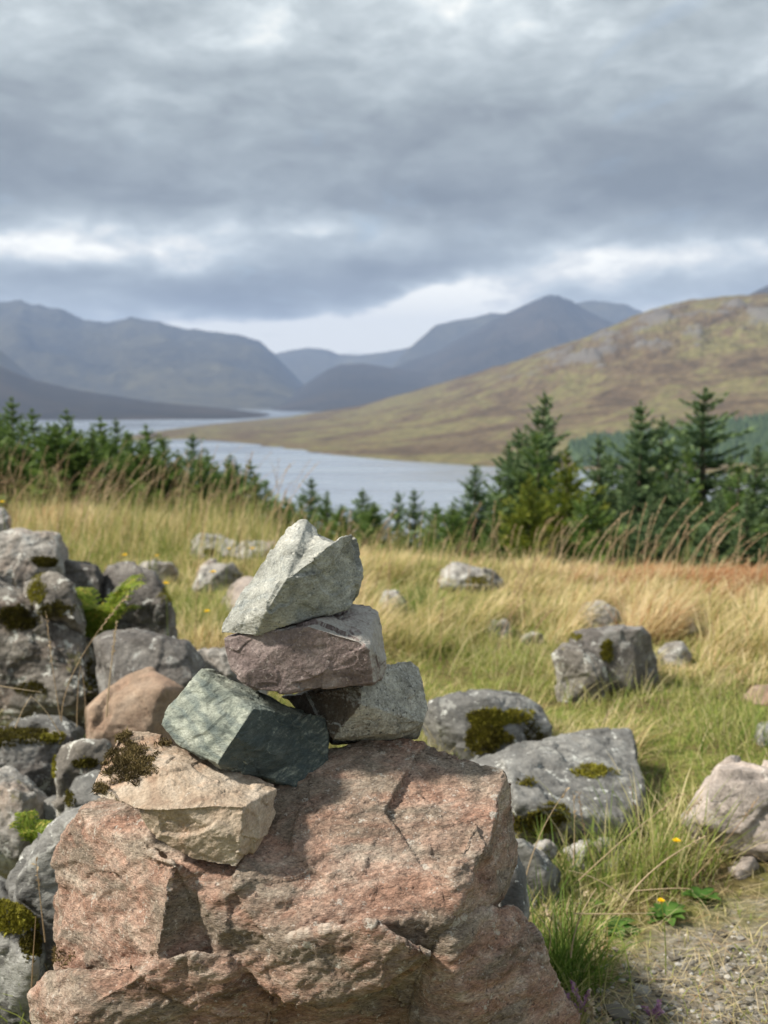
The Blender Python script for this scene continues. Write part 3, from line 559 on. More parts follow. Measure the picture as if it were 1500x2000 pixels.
# ---------------------------------------------------------------- background rocks
def orock(name, label, out, Y, d, mat, seed, extra=(), voxel=0.0065, moss=(), cat='rock', tilt=0.0, group=None, rough=1.0, perched=False):
    """rock from its outline: front and back swell away from the outline plane by d; tilt leans the top back"""
    o = np.array(out, float); c = o.mean(0); r = np.random.RandomState(seed)
    ROCK_PX.append((o[:, 0].min(), o[:, 0].max(), o[:, 1].min(), o[:, 1].max()))
    ymax = o[:, 1].max(); ymin = o[:, 1].min()
    pts = []
    if Y is None: Y = Yat(ymax - 4) + d * 0.7
    for i, (x, y) in enumerate(o):
        up = (ymax - y) / max(ymax - ymin, 1)
        pts.append((x, y, Y + tilt * up + r.uniform(-.3, .3) * d))
        if r.rand() < 0.62:                              # a near corner of a block: lower ones stand out more
            k = r.uniform(0.62, 0.95); a = c + (np.array((x, y)) - c) * k
            pts.append((a[0], a[1] + (6 if up < 0.5 else 2), Y + tilt * 0.5 * up - d * r.uniform(0.6, 1.1) * (1.0 if up < 0.55 else 0.6)))
        if r.rand() < 0.7:
            b = c + (np.array((x, y)) - c) * r.uniform(0.6, 0.95)
            pts.append((b[0], b[1], Y + tilt * 0.6 + d * r.uniform(0.6, 1.1)))
    for x, y in o[o[:, 1] > (ymin + ymax) / 2]: pts.append((x * 0.9 + c[0] * 0.1, y + 0.12 * (ymax - ymin) + 8, Y))      # foot sunk in the ground
    pts += [(x, y, Y + dy) for x, y, dy in extra]
    feet = []
    low = P(c[0], ymax, Y)
    if not perched and low[2] - gz(low[0], Y) > 0.01:        # carry the rock down to the ground it stands on
        for x, y in o[o[:, 1] > (ymin + ymax) / 2]:
            for e in (-0.5, 0.5):
                q = P(x * 0.8 + c[0] * 0.2, y, Y + e * d); q[2] = gz(q[0], q[1]) - 0.04; feet.append(q)
    s = Y / F * (o[:, 0].max() - o[:, 0].min())          # real width
    dv = [(s * 0.35, s * 0.016 * rough, 'n'), (s * 0.12, s * 0.016 * rough, 'r'), (s * 0.04, s * 0.007 * rough, 'n')]
    k = rock(name, label, cat, [pts], mat, voxel, seed, dv, facet=[(14, s * 0.07 * rough), (80, s * 0.026 * rough), (350, s * 0.007 * rough)], bed=(r.uniform(-20, 20), r.uniform(-20, 20), 0), group=group, feet=feet)
    for i, ms in enumerate(moss):
        (cx, cy, rx, ry), n, L, tn = ms
        moss_on(k, blobmask(cx, cy, rx, ry, 0.9, 18), n * 2, L * 0.62, 'moss', seed + i, wid=0.5, flat=0.6, tint=tn)
    return k
LT = (0.35, 1.0); DK = (0.0, 0.55)
# left pile
orock('rock', 'grey flat-topped rock at the left edge, highest of the pile, dark moss on its right', [(-70,1065),(-20,1045),(40,1038),(75,1050),(112,1048),(120,1080),(116,1110),(60,1122),(-10,1118),(-70,1110)], 4.45, 0.14, 'pale', 21, moss=(((85,1096,34,12),700,0.014,DK),))
orock('rock', 'large lichen-spotted rock at the left edge with patches of dark moss', [(-80,1150),(-20,1130),(50,1165),(110,1180),(165,1215),(186,1290),(192,1350),(180,1385),(120,1400),(0,1410),(-90,1400)], 4.0, 0.22, 'grey', 22, moss=(((30,1205,50,28),1100,0.016,DK),((180,1330,16,60),700,0.014,DK),((60,1345,40,14),300,0.012,DK)))
orock('rock', 'rounded rock wedged on the large lichen-spotted rock, golden moss on its left shoulder', [(50,1140),(80,1118),(110,1118),(140,1140),(160,1185),(165,1222),(120,1210),(70,1185),(45,1165)], 3.98, 0.15, 'grey', 23, perched=True, moss=(((72,1150,22,32),700,0.014,LT),((110,1190,40,18),600,0.014,DK)))
orock('rock', 'dark low rock just behind the fern at the left', [(95,1098),(130,1095),(190,1102),(200,1130),(150,1140),(100,1130)], 4.5, 0.12, 'dark', 24)
orock('rock', 'dark grey rock right of the fern with a white patch on its right shoulder', [(186,1135),(215,1108),(262,1106),(300,1118),(318,1140),(335,1175),(345,1205),(300,1225),(230,1215),(195,1180)], 4.55, 0.18, 'dark', 25, moss=(((322,1165,16,22),300,0.013,LT),))
orock('boulder', 'smooth dark grey boulder behind the brown sandstone block', [(185,1250),(205,1238),(260,1234),(320,1236),(370,1250),(398,1285),(402,1320),(370,1345),(300,1390),(220,1395),(195,1330)], 3.62, 0.24, 'dark', 26, cat='boulder', rough=0.6)
orock('sandstone_block', 'brown angular sandstone block with shadowed right face', [(165,1385),(200,1350),(250,1320),(292,1308),(330,1325),(366,1342),(350,1390),(310,1430),(290,1470),(165,1470)], 3.05, 0.10, 'brown', 27, extra=((345,1352,0.02),(318,1345,-0.12),(285,1430,-0.14),(180,1440,-0.12),(175,1388,-0.09)), rough=0.45, cat='rock')
orock('rock', 'flat grey stone lying low behind the mossy dark rock', [(20,1415),(60,1402),(120,1404),(165,1425),(150,1450),(40,1450)], 3.45, 0.13, 'slate', 28)
orock('rock', 'black mossy rock at the left edge above the pale split rock', [(-80,1440),(-10,1422),(60,1425),(110,1430),(140,1448),(120,1480),(100,1560),(20,1560),(-80,1560)], 3.0, 0.14, 'dark', 29, moss=(((30,1440,90,22),1500,0.014,DK),((100,1440,34,10),400,0.012,LT)))
orock('rock', 'small rounded stone crusted with white lichen beside the moss-tufted cairn stone', [(103,1485),(120,1458),(160,1446),(215,1446),(230,1500),(200,1545),(130,1545),(102,1520)], 2.62, 0.10, 'grey', 30, moss=(((165,1490,30,12),300,0.010,DK),((104,1490,8,30),200,0.010,LT)))
orock('rock', 'small flat grey stone under the rounded lichen stone', [(124,1545),(140,1512),(190,1502),(240,1510),(240,1560),(180,1580),(126,1575)], 2.5, 0.09, 'slate', 31, moss=(((138,1560,16,16),250,0.010,DK),))
orock('rock', 'pale grey split rock at the left edge with dark underside', [(-70,1520),(-10,1502),(30,1510),(65,1535),(95,1565),(130,1580),(100,1620),(40,1690),(-70,1690)], 2.72, 0.14, 'pale', 32, extra=((40,1545,-0.16),(10,1600,-0.10)))
orock('rock', 'small wedge stone between the pale split rock and the rugged rock', [(75,1565),(110,1552),(135,1560),(135,1590),(100,1610),(80,1600)], 2.66, 0.07, 'slate', 33)
orock('rock', 'rugged grey rock tight behind the left flank of the pink boulder', [(85,1610),(130,1582),(190,1575),(200,1850),(110,1930),(30,1800),(20,1720),(60,1650)], 2.15, 0.13, 'slate', 34, rough=1.3)
orock('rock', 'low stone at the left edge capped with bright yellow-green moss', [(-60,1790),(-10,1765),(40,1768),(75,1800),(85,1850),(90,1905),(20,1935),(-60,1920)], 2.05, 0.11, 'slate', 35, moss=(((25,1790,60,40),2200,0.012,(0.45,1.0)),((60,1850,24,36),600,0.010,DK)))
orock('rock', 'small grey stone above the moss-capped stone at the left edge', [(-50,1735),(0,1715),(25,1725),(38,1750),(20,1775),(-50,1775)], 2.2, 0.08, 'slate', 36)
orock('rock', 'pinkish pale rock peeking out behind the top cairn stone', [(440,1180),(455,1145),(480,1130),(530,1130),(545,1190),(520,1210),(445,1210)], None, 0.2, 'rose', 37)
orock('rock', 'pale flat rock half hidden behind the purple cairn stone', [(380,1275),(400,1262),(450,1268),(520,1290),(520,1335),(400,1335)], 3.9, 0.14, 'pale', 38)
orock('rock', 'distant grey rock in the left grass, squarish with moss on its front', [(372,1058),(390,1048),(430,1046),(462,1058),(468,1085),(420,1095),(375,1088)], None, 0.20, 'pale', 39, voxel=0.012, moss=(((410,1078,16,9),350,0.018,DK),))
orock('rock', 'rounded pale rock in the grass below the distant squarish rock', [(378,1150),(388,1115),(410,1097),(450,1100),(478,1125),(476,1150),(420,1160)], None, 0.2, 'pale', 40, voxel=0.01)
orock('rock', 'low pale rock left of the top cairn stone', [(450,1075),(480,1060),(540,1058),(560,1090),(500,1098),(455,1092)], None, 0.2, 'pale', 41, voxel=0.012)
orock('rock', 'pale rock at the far left edge in front of the golden grass', [(-60,1000),(-20,985),(10,992),(22,1015),(20,1045),(-60,1050)], 5.6, 0.2, 'pale', 42, voxel=0.012)
orock('rock', 'low grey rock behind the dark rock and the yellow flowers', [(270,1108),(300,1092),(335,1100),(352,1120),(330,1140),(280,1135)], None, 0.14, 'pale', 43, voxel=0.01)
# right side
orock('rock', 'pale angular rock in the long grass right of the cairn, below the spruces', [(860,1115),(885,1100),(925,1103),(960,1120),(975,1138),(950,1165),(890,1160),(862,1140)], None, 0.2, 'pale', 51, voxel=0.012, moss=(((935,1135,30,12),420,0.018,LT),))
orock('rock', 'small upright grey rock in grass just right of the top cairn stone', [(742,1175),(752,1152),(778,1152),(795,1175),(796,1215),(745,1215)], None, 0.13, 'pale', 52, voxel=0.01)
orock('rock', 'pale flat rock sunk in golden grass above the dark block', [(1125,1200),(1140,1178),(1175,1178),(1212,1198),(1205,1225),(1140,1228)], None, 0.2, 'pale', 53, voxel=0.012)
orock('rock', 'low grey stone showing through grass left of the dark block', [(945,1228),(960,1210),(990,1212),(1005,1230),(995,1250),(955,1250)], None, 0.14, 'pale', 54, voxel=0.01)
orock('rock', 'tiny pale stone in grass beside the low grey stone', [(1018,1245),(1035,1230),(1060,1240),(1062,1258),(1025,1262)], None, 0.1, 'pale', 55, voxel=0.01)
orock('rock', 'dark grey blocky rock standing in the yellow grass on the right', [(1108,1250),(1118,1228),(1190,1222),(1255,1221),(1272,1240),(1278,1290),(1285,1330),(1240,1360),(1130,1350),(1110,1300)], None, 0.19, 'dark', 56, moss=(((1125,1243,14,9),200,0.014,LT),((1186,1270,14,26),400,0.014,LT)), rough=0.35)
orock('rock', 'brownish flat rock leaning at the left foot of the dark block', [(1075,1275),(1100,1255),(1140,1262),(1180,1295),(1192,1330),(1150,1345),(1085,1330)], 4.42, 0.10, 'grey', 57, rough=0.5)
orock('rock', 'pale grey stone with lichen in the grass right of the dark block', [(1283,1270),(1300,1253),(1335,1255),(1352,1280),(1340,1305),(1290,1300)], None, 0.15, 'pale', 58, voxel=0.01)
orock('rock', 'small pale stone farther up the golden grass, nearest the right spruces', [(1328,1222),(1338,1206),(1356,1208),(1362,1228),(1340,1240)], None, 0.12, 'pale', 59, voxel=0.01)
orock('boulder', 'rounded grey boulder with yellow moss across its front, right of the cairn', [(822,1400),(835,1365),(880,1352),(950,1350),(1010,1360),(1055,1385),(1076,1420),(1070,1490),(960,1520),(850,1500)], None, 0.26, 'slate', 60, cat='boulder', rough=0.6, moss=(((975,1402,75,20),1500,0.014,LT),((950,1442,50,36),1600,0.014,(0.15,0.8)),((1045,1425,26,30),500,0.012,DK)))
slab = rock('slab', 'big flat blue-grey slab with white lichen dots and a moss patch', 'rock', [
  [(1000,1455,3.25),(1060,1440,3.35),(1150,1425,3.42),(1232,1421,3.45),(1240,1440,3.40),(1262,1540,3.12),(1265,1580,3.10),(1240,1650,2.98),(1225,1600,2.93),(1140,1595,2.86),(1010,1570,2.84),(985,1500,3.0),(970,1470,3.2),(1010,1660,2.92),(1220,1690,2.95),(1230,1500,3.6),(1000,1480,3.5)],
  [(890,1490,3.2),(960,1470,3.22),(1010,1480,3.15),(1010,1560,2.9),(960,1570,2.9),(900,1540,3.0),(950,1620,3.0),(900,1540,3.4),(1000,1600,3.3)]],
  'slate', 0.007, 61, [(0.15, 0.012, 'n'), (0.06, 0.006, 'r'), (0.02, 0.0025, 'n')], facet=[(26, 0.014), (140, 0.006), (500, 0.002)], bed=(12, 0, 0))
moss_on(slab, blobmask(1160, 1506, 55, 16, 0.9, 18), 1800, 0.009, 'moss', 5, wid=0.45, flat=0.7, tint=LT)
moss_on(slab, blobmask(1030, 1530, 22, 9, 0.8, 20), 250, 0.012, 'moss', 7, wid=0.45, flat=0.7, tint=(0.1, 0.8))
moss_on(slab, blobmask(1060, 1600, 70, 34, 0.9, 18), 3400, 0.009, 'moss', 6, wid=0.45, flat=0.7, tint=(0.1, 0.8))
orock('rock', 'grey wedge stone between the pink boulder and the flat slab', [(985,1640),(1020,1640),(1060,1665),(1095,1705),(1080,1730),(1000,1730)], 2.55, 0.09, 'slate', 62)
orock('rock', 'small whitish stone lying on top of the grey wedge stone', [(1042,1660),(1052,1642),(1075,1640),(1090,1656),(1080,1668),(1050,1670)], 2.60, 0.04, 'pale', 63, perched=True, voxel=0.004, rough=1.7)
orock('rock', 'low stone under the near edge of the flat slab', [(1095,1660),(1130,1640),(1200,1640),(1230,1670),(1215,1710),(1120,1705)], 2.78, 0.08, 'pale', 64)
orock('boulder', 'pale rose boulder at the right edge with a grey lower half', [(1335,1600),(1345,1570),(1375,1530),(1400,1490),(1430,1480),(1490,1487),(1560,1500),(1600,1560),(1590,1670),(1500,1695),(1420,1685),(1350,1640)], None, 0.2, 'rose', 65, cat='boulder', rough=0.6)
orock('rock', 'small pinkish stone lying at the foot of the rose boulder', [(1428,1700),(1440,1680),(1470,1676),(1482,1690),(1480,1715),(1440,1718)], None, 0.06, 'rose', 66, voxel=0.004, rough=1.7)
orock('rock', 'grey stone cut by the right edge beside a grass tuft', [(1470,1440),(1482,1415),(1510,1408),(1560,1430),(1550,1465),(1480,1462)], None, 0.12, 'slate', 67)
orock('rock', 'brownish flat stone at the right edge above the grass tuft', [(1452,1362),(1470,1342),(1510,1338),(1560,1355),(1550,1380),(1460,1378)], None, 0.14, 'brown', 68, voxel=0.01)
orock('rock', 'narrow grey shard pressed against the right flank of the pink boulder', [(985,1680),(1005,1655),(1025,1700),(1032,1770),(1025,1830),(985,1850),(970,1760)], 2.05, 0.17, 'slate', 69)

# ---------------------------------------------------------------- grass
def blades(name, pos, h, wd, lean, bend, tint, mat, seed, seg=3, azj=1.3, wind=0.25, kind='stuff', zlift=-0.01):
    """tapered blades rooted at pos (n,3); lean/bend in radians, bent mostly down-wind (+x)"""
    n = len(pos); r = np.random.RandomState(seed); wd = np.broadcast_to(np.asarray(wd, float), n); h = np.broadcast_to(np.asarray(h, float), n)
    az = r.normal(0, 1, n) * azj
    dirx = np.cos(az); diry = np.sin(az)
    sidea = az + np.pi / 2 + r.normal(0, 0.7, n)
    sx, sy = np.cos(sidea), np.sin(sidea)
    V = np.zeros((n, seg * 2 + 1, 3)); p = np.array(pos, float); p[:, 2] += zlift
    for s in range(seg + 1):
        t = s / seg
        if s:
            a = lean + bend * (t - 0.5 / seg)
            st = h / seg
            p = p + np.stack([dirx * np.sin(a) * st, diry * np.sin(a) * st, np.cos(a) * st], 1)
        if s < seg:
            ww = wd * 0.5 * (1 - 0.55 * t)
            V[:, s * 2] = p - np.stack([sx * ww, sy * ww, 0 * ww], 1); V[:, s * 2 + 1] = p + np.stack([sx * ww, sy * ww, 0 * ww], 1)
        else: V[:, seg * 2] = p
    b = np.arange(n)[:, None] * (seg * 2 + 1)
    Q = np.concatenate([b + np.array((s * 2, s * 2 + 1, s * 2 + 3, s * 2 + 2)) for s in range(seg - 1)]) if seg > 1 else None
    T = b + np.array((seg * 2 - 2, seg * 2 - 1, seg * 2))
    me = np_mesh(name, V.reshape(-1, 3), Q, T, smooth=True, attrs={'tint': np.repeat(np.clip(tint, 0, 1), seg * 2 + 1)})
    o = link(name, me, M[mat])
    if kind: tag(o, kind=kind)
    return o, p
def in_poly(px, py, poly):
    c = np.zeros(len(px), bool); j = len(poly) - 1
    for i in range(len(poly)):
        xi, yi = poly[i]; xj, yj = poly[j]
        c ^= ((yi > py) != (yj > py)) & (px < (xj - xi) * (py - yi) / (yj - yi + 1e-9) + xi); j = i
    return c
def off_rocks(x, y, shrink=0.85):
    k = np.ones(len(x), bool)
    for x0, x1, y0, y1, zt in ROCK_BOXES:
        if zt < 0.04: continue
        cx, cy, rx, ry = (x0 + x1) / 2, (y0 + y1) / 2, (x1 - x0) / 2 * shrink, (y1 - y0) / 2 * shrink
        k &= ((x - cx) / rx) ** 2 + ((y - cy) / ry) ** 2 > 1
    return k
TURF = [(810,1330),(870,1270),(990,1262),(1060,1330),(1200,1362),(1330,1335),(1420,1350),(1600,1370),(1600,1520),(1380,1540),(1270,1640),(1240,1430),(1080,1420),(900,1380)]
GRAV = [(1180,1800),(1320,1730),(1380,1690),(1560,1640),(1700,2300),(1050,2300),(1150,1960)]
def scatter(n, y0, y1, seed, xm=1.25):
    r = np.random.RandomState(seed)
    y = np.exp(r.uniform(np.log(y0), np.log(y1), n))           # more near the viewer
    x = r.uniform(-1, 1, n) * (0.36 * y * xm + 0.3)
    return x, y, r
def trim(x, y, px, py, h, r):
    """grass in front of a rock stays low enough to leave the rock in view, as trodden round the stones"""
    for x0, x1, y0, y1 in ROCK_PX + [(900, 1265, 1421, 1640)]:
        m = (px > x0 - 6) & (px < x1 + 6) & (py > y1 - 30) & (py < y1 + 170)
        lim = np.maximum((py - (y0 + r.uniform(0.35, 0.85, len(px)) * (y1 - y0))) * y / F, 0.03)
        h = np.where(m, np.minimum(h, lim), h)
    return h
def field():
    # tall dry moor grass in tussocks
    x, y, r = scatter(260000, 3.6, 13.5, 1)
    z = ground_z(x, y); px, py = proj(np.stack([x, y, z], 1))
    tus = noise2(x, y, 2.3, 3, 1.0); pat = noise2(x, y, 0.55, 3, 4.0)
    keep = off_rocks(x, y) & ~in_poly(px, py, TURF)
    tus = tus * 0.8 + noise2(x, y, 5.2, 2, 6.0) * 0.5
    dens = np.where(px > 640, 0.40, 0.40) + tus * 2.2
    dens = np.where((px < 620) & (py > 1060), dens * 0.55, dens)
    dens = np.where((px > 640) & (py > 1330), dens * 0.22, dens)
    keep &= r.rand(len(x)) < dens
    x, y, z, px, py, tus, pat = [a[keep] for a in (x, y, z, px, py, tus, pat)]; n = len(x)
    h = np.clip(0.19 + 0.34 * tus + 0.05 * r.normal(size=n), 0.07, 0.6)
    h = np.where((px > 600) & (py < 1110), h * 0.8, h); h = np.where((px < 640) & (py > 1075), h * 0.6, h)
    h = np.where((px > 640) & (py > 1290), h * 0.6, h)
    h = np.where((px > 520) & (px < 950) & (py < 1130), h * 0.75, h)
    h = np.where((px >= 950) & (py < 1190), h * 0.62, h)
    h = trim(x, y, px, py, h, r)
    tint = 0.56 + pat * 0.7 + tus * 0.25 + r.normal(size=n) * 0.22
    tint = np.where((px < 620) & (py > 1075), tint - 0.33, tint)
    tint = np.where((px > 640) & (py > 1270), tint - 0.22, tint)
    tint = np.where((px > 640) & (px < 950) & (py > 1130), tint - 0.14, tint)
    tint = np.where((px > 1000) & (py < 1195), tint + 0.34 * np.clip((px - 1000) / 250, 0, 1), tint)
    blades('moor_grass', np.stack([x, y, z], 1), h, 0.0035 + 0.0004 * y, r.uniform(0.05, 0.45, n) + np.where(px > 640, r.uniform(0, 0.4, n), 0), r.uniform(0.3, 1.3, n), tint, 'dry', 2, azj=np.where(px > 640, 0.9, 1.5))
    # short turf everywhere
    x, y, r = scatter(210000, 1.7, 9.0, 3)
    z = ground_z(x, y); px, py = proj(np.stack([x, y, z], 1))
    t2 = noise2(x, y, 3.0, 3, 2.0)
    keep = off_rocks(x, y, 0.8) & ((r.rand(len(x)) < np.where(in_poly(px, py, GRAV), 0.28, 1.0)) & (r.rand(len(x)) < 0.75 + t2))
    x, y, z, px, py, t2 = [a[keep] for a in (x, y, z, px, py, t2)]; n = len(x)
    turf = in_poly(px, py, TURF)
    h = np.where(turf, 0.045, 0.075) * np.exp(r.normal(size=n) * 0.35) * (1 + 0.5 * t2)
    h = np.where(in_poly(px, py, GRAV), h * 0.45, h)
    tint = np.where(turf, 0.42, 0.58) + np.where((px > 1000) & (py > 1660), 0.14, 0) + t2 * 0.5 + r.normal(size=n) * 0.22
    h = trim(x, y, px, py, h, r)
    blades('turf_grass', np.stack([x, y, z], 1), h, 0.0022 + 0.0005 * y, r.uniform(0.1, 0.9, n), r.uniform(0.2, 1.4, n), tint, 'turf', 4, azj=3.0)
field()
def litter():
    """dead straw lying flat on the turf"""
    x, y, r = scatter(17000, 1.7, 7.0, 33); z = ground_z(x, y); px, py = proj(np.stack([x, y, z], 1))
    k = off_rocks(x, y) & (r.rand(len(x)) < np.where((px > 950) & (py > 1560), 1.0, 0.35)); x, y, z = x[k], y[k], z[k]; n = len(x)
    blades('grass_litter', np.stack([x, y, z + 0.022], 1), r.uniform(0.03, 0.12, n), 0.0008 + 0.0003 * y, r.uniform(1.15, 1.6, n), r.uniform(-0.1, 0.2, n), r.uniform(0.45, 1.0, n), 'dry', 34, azj=3.0)
litter()
def rushes():
    """tall rushes along the brow, standing before the young spruces"""
    x, y, r = scatter(60000, 7.0, 11.5, 51); z = ground_z(x, y); px, py = proj(np.stack([x, y, z], 1))
    cl = noise2(x, y, 1.6, 3, 12.0) + noise2(x, y, 4.0, 2, 15.0) * 0.5
    d = np.where(px < 560, 0.34, np.where(px < 900, 0.10, 0.02)) * np.clip((y - np.interp(x, _cx, _cy) + 2.2) / 1.5, 0, 1)
    k = off_rocks(x, y) & (r.rand(len(x)) < d * np.clip(0.35 + cl * 1.6, 0, 1)); x, y, z, cl, px = x[k], y[k], z[k], cl[k], px[k]; n = len(x)
    h = np.where(px < 520, 0.44, 0.34) * (1 + 0.5 * cl) * r.uniform(0.5, 1.2, n)
    blades('rushes', np.stack([x, y, z], 1), h, 0.006, r.uniform(0.0, 0.4, n), r.uniform(0.05, 0.7, n), 0.12 + cl * 0.3 + r.normal(size=n) * 0.24, 'dry', 52, azj=1.3)
rushes()
def tufts(name, spots, seed, mat='turf'):
    """separate clumps of longer grass: (px, py of the root, radius, blade count, height, tint)"""
    r = np.random.RandomState(seed); A = []; H = []; T = []; L = []
    for px, py, rr, n, h, t in spots:
        Y = Yat(py); c = P(px, py, Y)
        a = r.normal(size=(n, 2)) * rr; x = c[0] + a[:, 0]; y = Y + a[:, 1]
        A.append(np.stack([x, y, ground_z(x, y)], 1)); H.append(h * r.uniform(0.45, 1.15, n)); T.append(t + r.normal(size=n) * 0.3); L.append(r.uniform(0.0, 0.65, n))
    A = np.concatenate(A); n = len(A)
    blades(name, A, np.concatenate(H), 0.0035, np.concatenate(L), r.uniform(0.1, 1.2, n), np.concatenate(T), mat, seed, seg=5, azj=3.0)
tufts('grass_tufts', [
  (1100,1745,0.05,80,0.20,0.3),(1140,1730,0.06,80,0.20,0.4),(1180,1725,0.06,70,0.18,0.5),(1240,1725,0.06,110,0.26,0.5),(1280,1715,0.06,120,0.28,0.45),(1310,1700,0.07,90,0.26,0.65),(1060,1790,0.04,60,0.15,0.4),
  (1100,1905,0.03,190,0.20,0.0),(1115,1930,0.035,140,0.13,0.05),(1330,1640,0.08,80,0.20,0.8),(1430,1478,0.10,110,0.18,0.45),(1455,1440,0.08,160,0.25,0.5),(1380,1420,0.14,90,0.12,0.6),(1010,1810,0.04,60,0.10,0.4),
  (845,1490,0.05,140,0.20,0.75),(870,1500,0.05,100,0.2,0.7),(1230,1345,0.2,260,0.15,0.7),(1130,1350,0.2,300,0.18,0.65),(1010,1300,0.2,260,0.24,0.7),(830,1210,0.12,220,0.24,0.1),(880,1260,0.2,260,0.22,0.55),
  (60,1960,0.05,120,0.24,0.35),(20,1990,0.05,120,0.22,0.3),(95,2010,0.04,100,0.20,0.2),(10,1900,0.04,60,0.2,0.4),(130,1960,0.03,50,0.16,0.3),(150,1465,0.06,90,0.10,0.15),(60,1470,0.05,50,0.12,0.3),
  (360,1200,0.2,300,0.2,0.4),(420,1210,0.2,300,0.2,0.35),(360,1250,0.16,240,0.18,0.35),(330,1080,0.25,260,0.30,0.3),(30,1690,0.04,60,0.14,0.35)], 21)

# ---------------------------------------------------------------- countable grass stalks
def tube_np(path, radii, k=5):
    path = np.asarray(path, float); n = len(path); V = []
    for i in range(n):
        t = path[min(i + 1, n - 1)] - path[max(i - 1, 0)]; t /= np.linalg.norm(t) + 1e-12
        a = np.cross(t, (0.3, 0.9, 0.2)); a /= np.linalg.norm(a); b = np.cross(t, a)
        th = np.arange(k) / k * 2 * np.pi
        V.append(path[i] + radii[i] * (np.cos(th)[:, None] * a + np.sin(th)[:, None] * b))
    V = np.concatenate(V); Q = []
    for i in range(n - 1):
        for j in range(k): Q.append((i * k + j, i * k + (j + 1) % k, (i + 1) * k + (j + 1) % k, (i + 1) * k + j))
    return V, Q
def curve3(a, b, c, n=10):
    t = np.linspace(0, 1, n)[:, None]; return (1 - t) ** 2 * a + 2 * t * (1 - t) * b + t * t * c
def spikelets(path, r, n, L, wid, spread):
    """seed head: small husks set along the end of a stem"""
    V = []; m = len(path)
    for i in range(n):
        u = (i + r.rand()) / n; j = min(int(u * (m - 1)), m - 2); f = u * (m - 1) - j
        p = path[j] * (1 - f) + path[j + 1] * f; t = path[j + 1] - path[j]; t /= np.linalg.norm(t)
        d = t + r.normal(size=3) * spread; d /= np.linalg.norm(d)
        s = np.cross(d, r.normal(size=3)); s /= np.linalg.norm(s); l = L * r.uniform(0.6, 1.2)
        V += [p, p + d * l * 0.5 + s * wid * l, p + d * l, p + d * l * 0.5 - s * wid * l]
    V = np.array(V); i = np.arange(n) * 4
    return V, np.stack([i, i + 1, i + 2, i + 3], 1)
def stalk(pts, Y, label, seed, rad_=0.0011, head=0.06, nsp=40, sl=0.010, spread=0.5, group=None, tint=0.7, dY=0.0):
    r = np.random.RandomState(seed)
    a, b, c = [P(p[0], p[1], Y + dY * i / 2) for i, p in enumerate(pts)]
    path = curve3(a, 2 * b - (a + c) / 2, c, 14); base = path[0].copy(); path = path - base
    V, Q = tube_np(path, np.linspace(rad_ * 1.3, rad_ * 0.5, 14))
    o = link('grass_stalk', np_mesh('grass_stalk', V, Q, attrs={'tint': np.full(len(V), tint)}), M['seed'], loc=base)
    tag(o, label, 'grass stalk', group)
    if head:
        ln = np.linalg.norm(path[-1] - path[0]); st = max(0, int(14 * (1 - head / ln)) - 1)
        V, Q = spikelets(path[st:], r, nsp, sl, 0.18, spread)
        link('seed_head', np_mesh('seed_head', V, Q, smooth=False, attrs={'tint': np.repeat(np.clip(tint + r.normal(size=nsp) * 0.2, 0, 1), 4)}), M['seed'], parent=o)
    return o
GL = 'grass stalks among the left rocks'
stalk([(118,1405),(105,1320),(90,1200)], 2.9, 'upright dry stalk with loose head before the lichen-spotted rock', 1, head=0.09, nsp=26, spread=0.7, group=GL)
stalk([(120,1410),(150,1300),(248,1163)], 2.88, 'dry stalk arching right with a pale feathery tip, before the fern', 2, head=0.07, nsp=50, group=GL)
stalk([(208,1400),(215,1320),(228,1215)], 2.85, 'straight pale stalk with the thickest seed head, before the dark grey boulder', 3, rad_=0.0018, head=0.07, nsp=70, sl=0.009, spread=0.35, group=GL, tint=0.95)
stalk([(150,1420),(152,1350),(157,1300)], 2.9, 'short leaning dry stalk, left of the straight pale stalk', 4, head=0.0, group=GL)
stalk([(168,1425),(165,1350),(157,1300)], 2.92, 'short dry stalk crossing its neighbour at the tip, before the mossy flank', 5, head=0.0, group=GL)
stalk([(-10,1338),(40,1346),(82,1352)], 2.8, 'pale stalk lying almost level at the left edge', 6, head=0.0, group=GL, tint=1.0)
stalk([(30,1422),(45,1385),(62,1358)], 2.8, 'bent straw propping the level stalk near the left edge', 7, head=0.0, group=GL, tint=1.0)
stalk([(118,1435),(90,1390),(60,1360)], 2.78, 'straw sloping down right from the bent straw', 8, head=0.0, group=GL, tint=1.0)
stalk([(88,1840),(80,1770),(70,1680)], 1.95, 'thin dry stalk before the rugged grey rock', 9, head=0.04, nsp=14, group=GL)
stalk([(60,1965),(64,1880),(70,1790)], 1.9, 'thin stalk rising past the moss-capped stone', 10, head=0.0, group=GL, tint=0.6)
GR = 'grass stalks beside the flat slab'
stalk([(1220,1768),(1275,1700),(1375,1634)], 2.3, 'thick straw stalk slanting right below the rose boulder', 11, rad_=0.0016, head=0.02, nsp=20, group=GR, tint=0.95)
stalk([(1130,1720),(1230,1630),(1335,1550)], 2.45, 'dry stalk sweeping right toward the rose boulder', 12, head=0.05, nsp=26, group=GR, tint=0.8)
stalk([(1025,1720),(1060,1620),(1110,1540)], 2.4, 'slender stalk leaning right across the mossy near edge of the slab', 13, head=0.03, nsp=16, group=GR, tint=0.8)
stalk([(1120,1690),(1122,1620),(1120,1550)], 2.45, 'upright straw stalk against the middle of the slab', 14, head=0.05, nsp=16, group=GR, tint=0.85)
stalk([(1165,1690),(1145,1640),(1130,1545)], 2.6, 'brown stalk leaning left before the slab', 15, head=0.06, nsp=22, group=GR, tint=0.4)
stalk([(1225,1760),(1170,1720),(1110,1700)], 2.2, 'straw lying low over the leaves below the slab', 16, head=0.0, group=GR, tint=1.0)
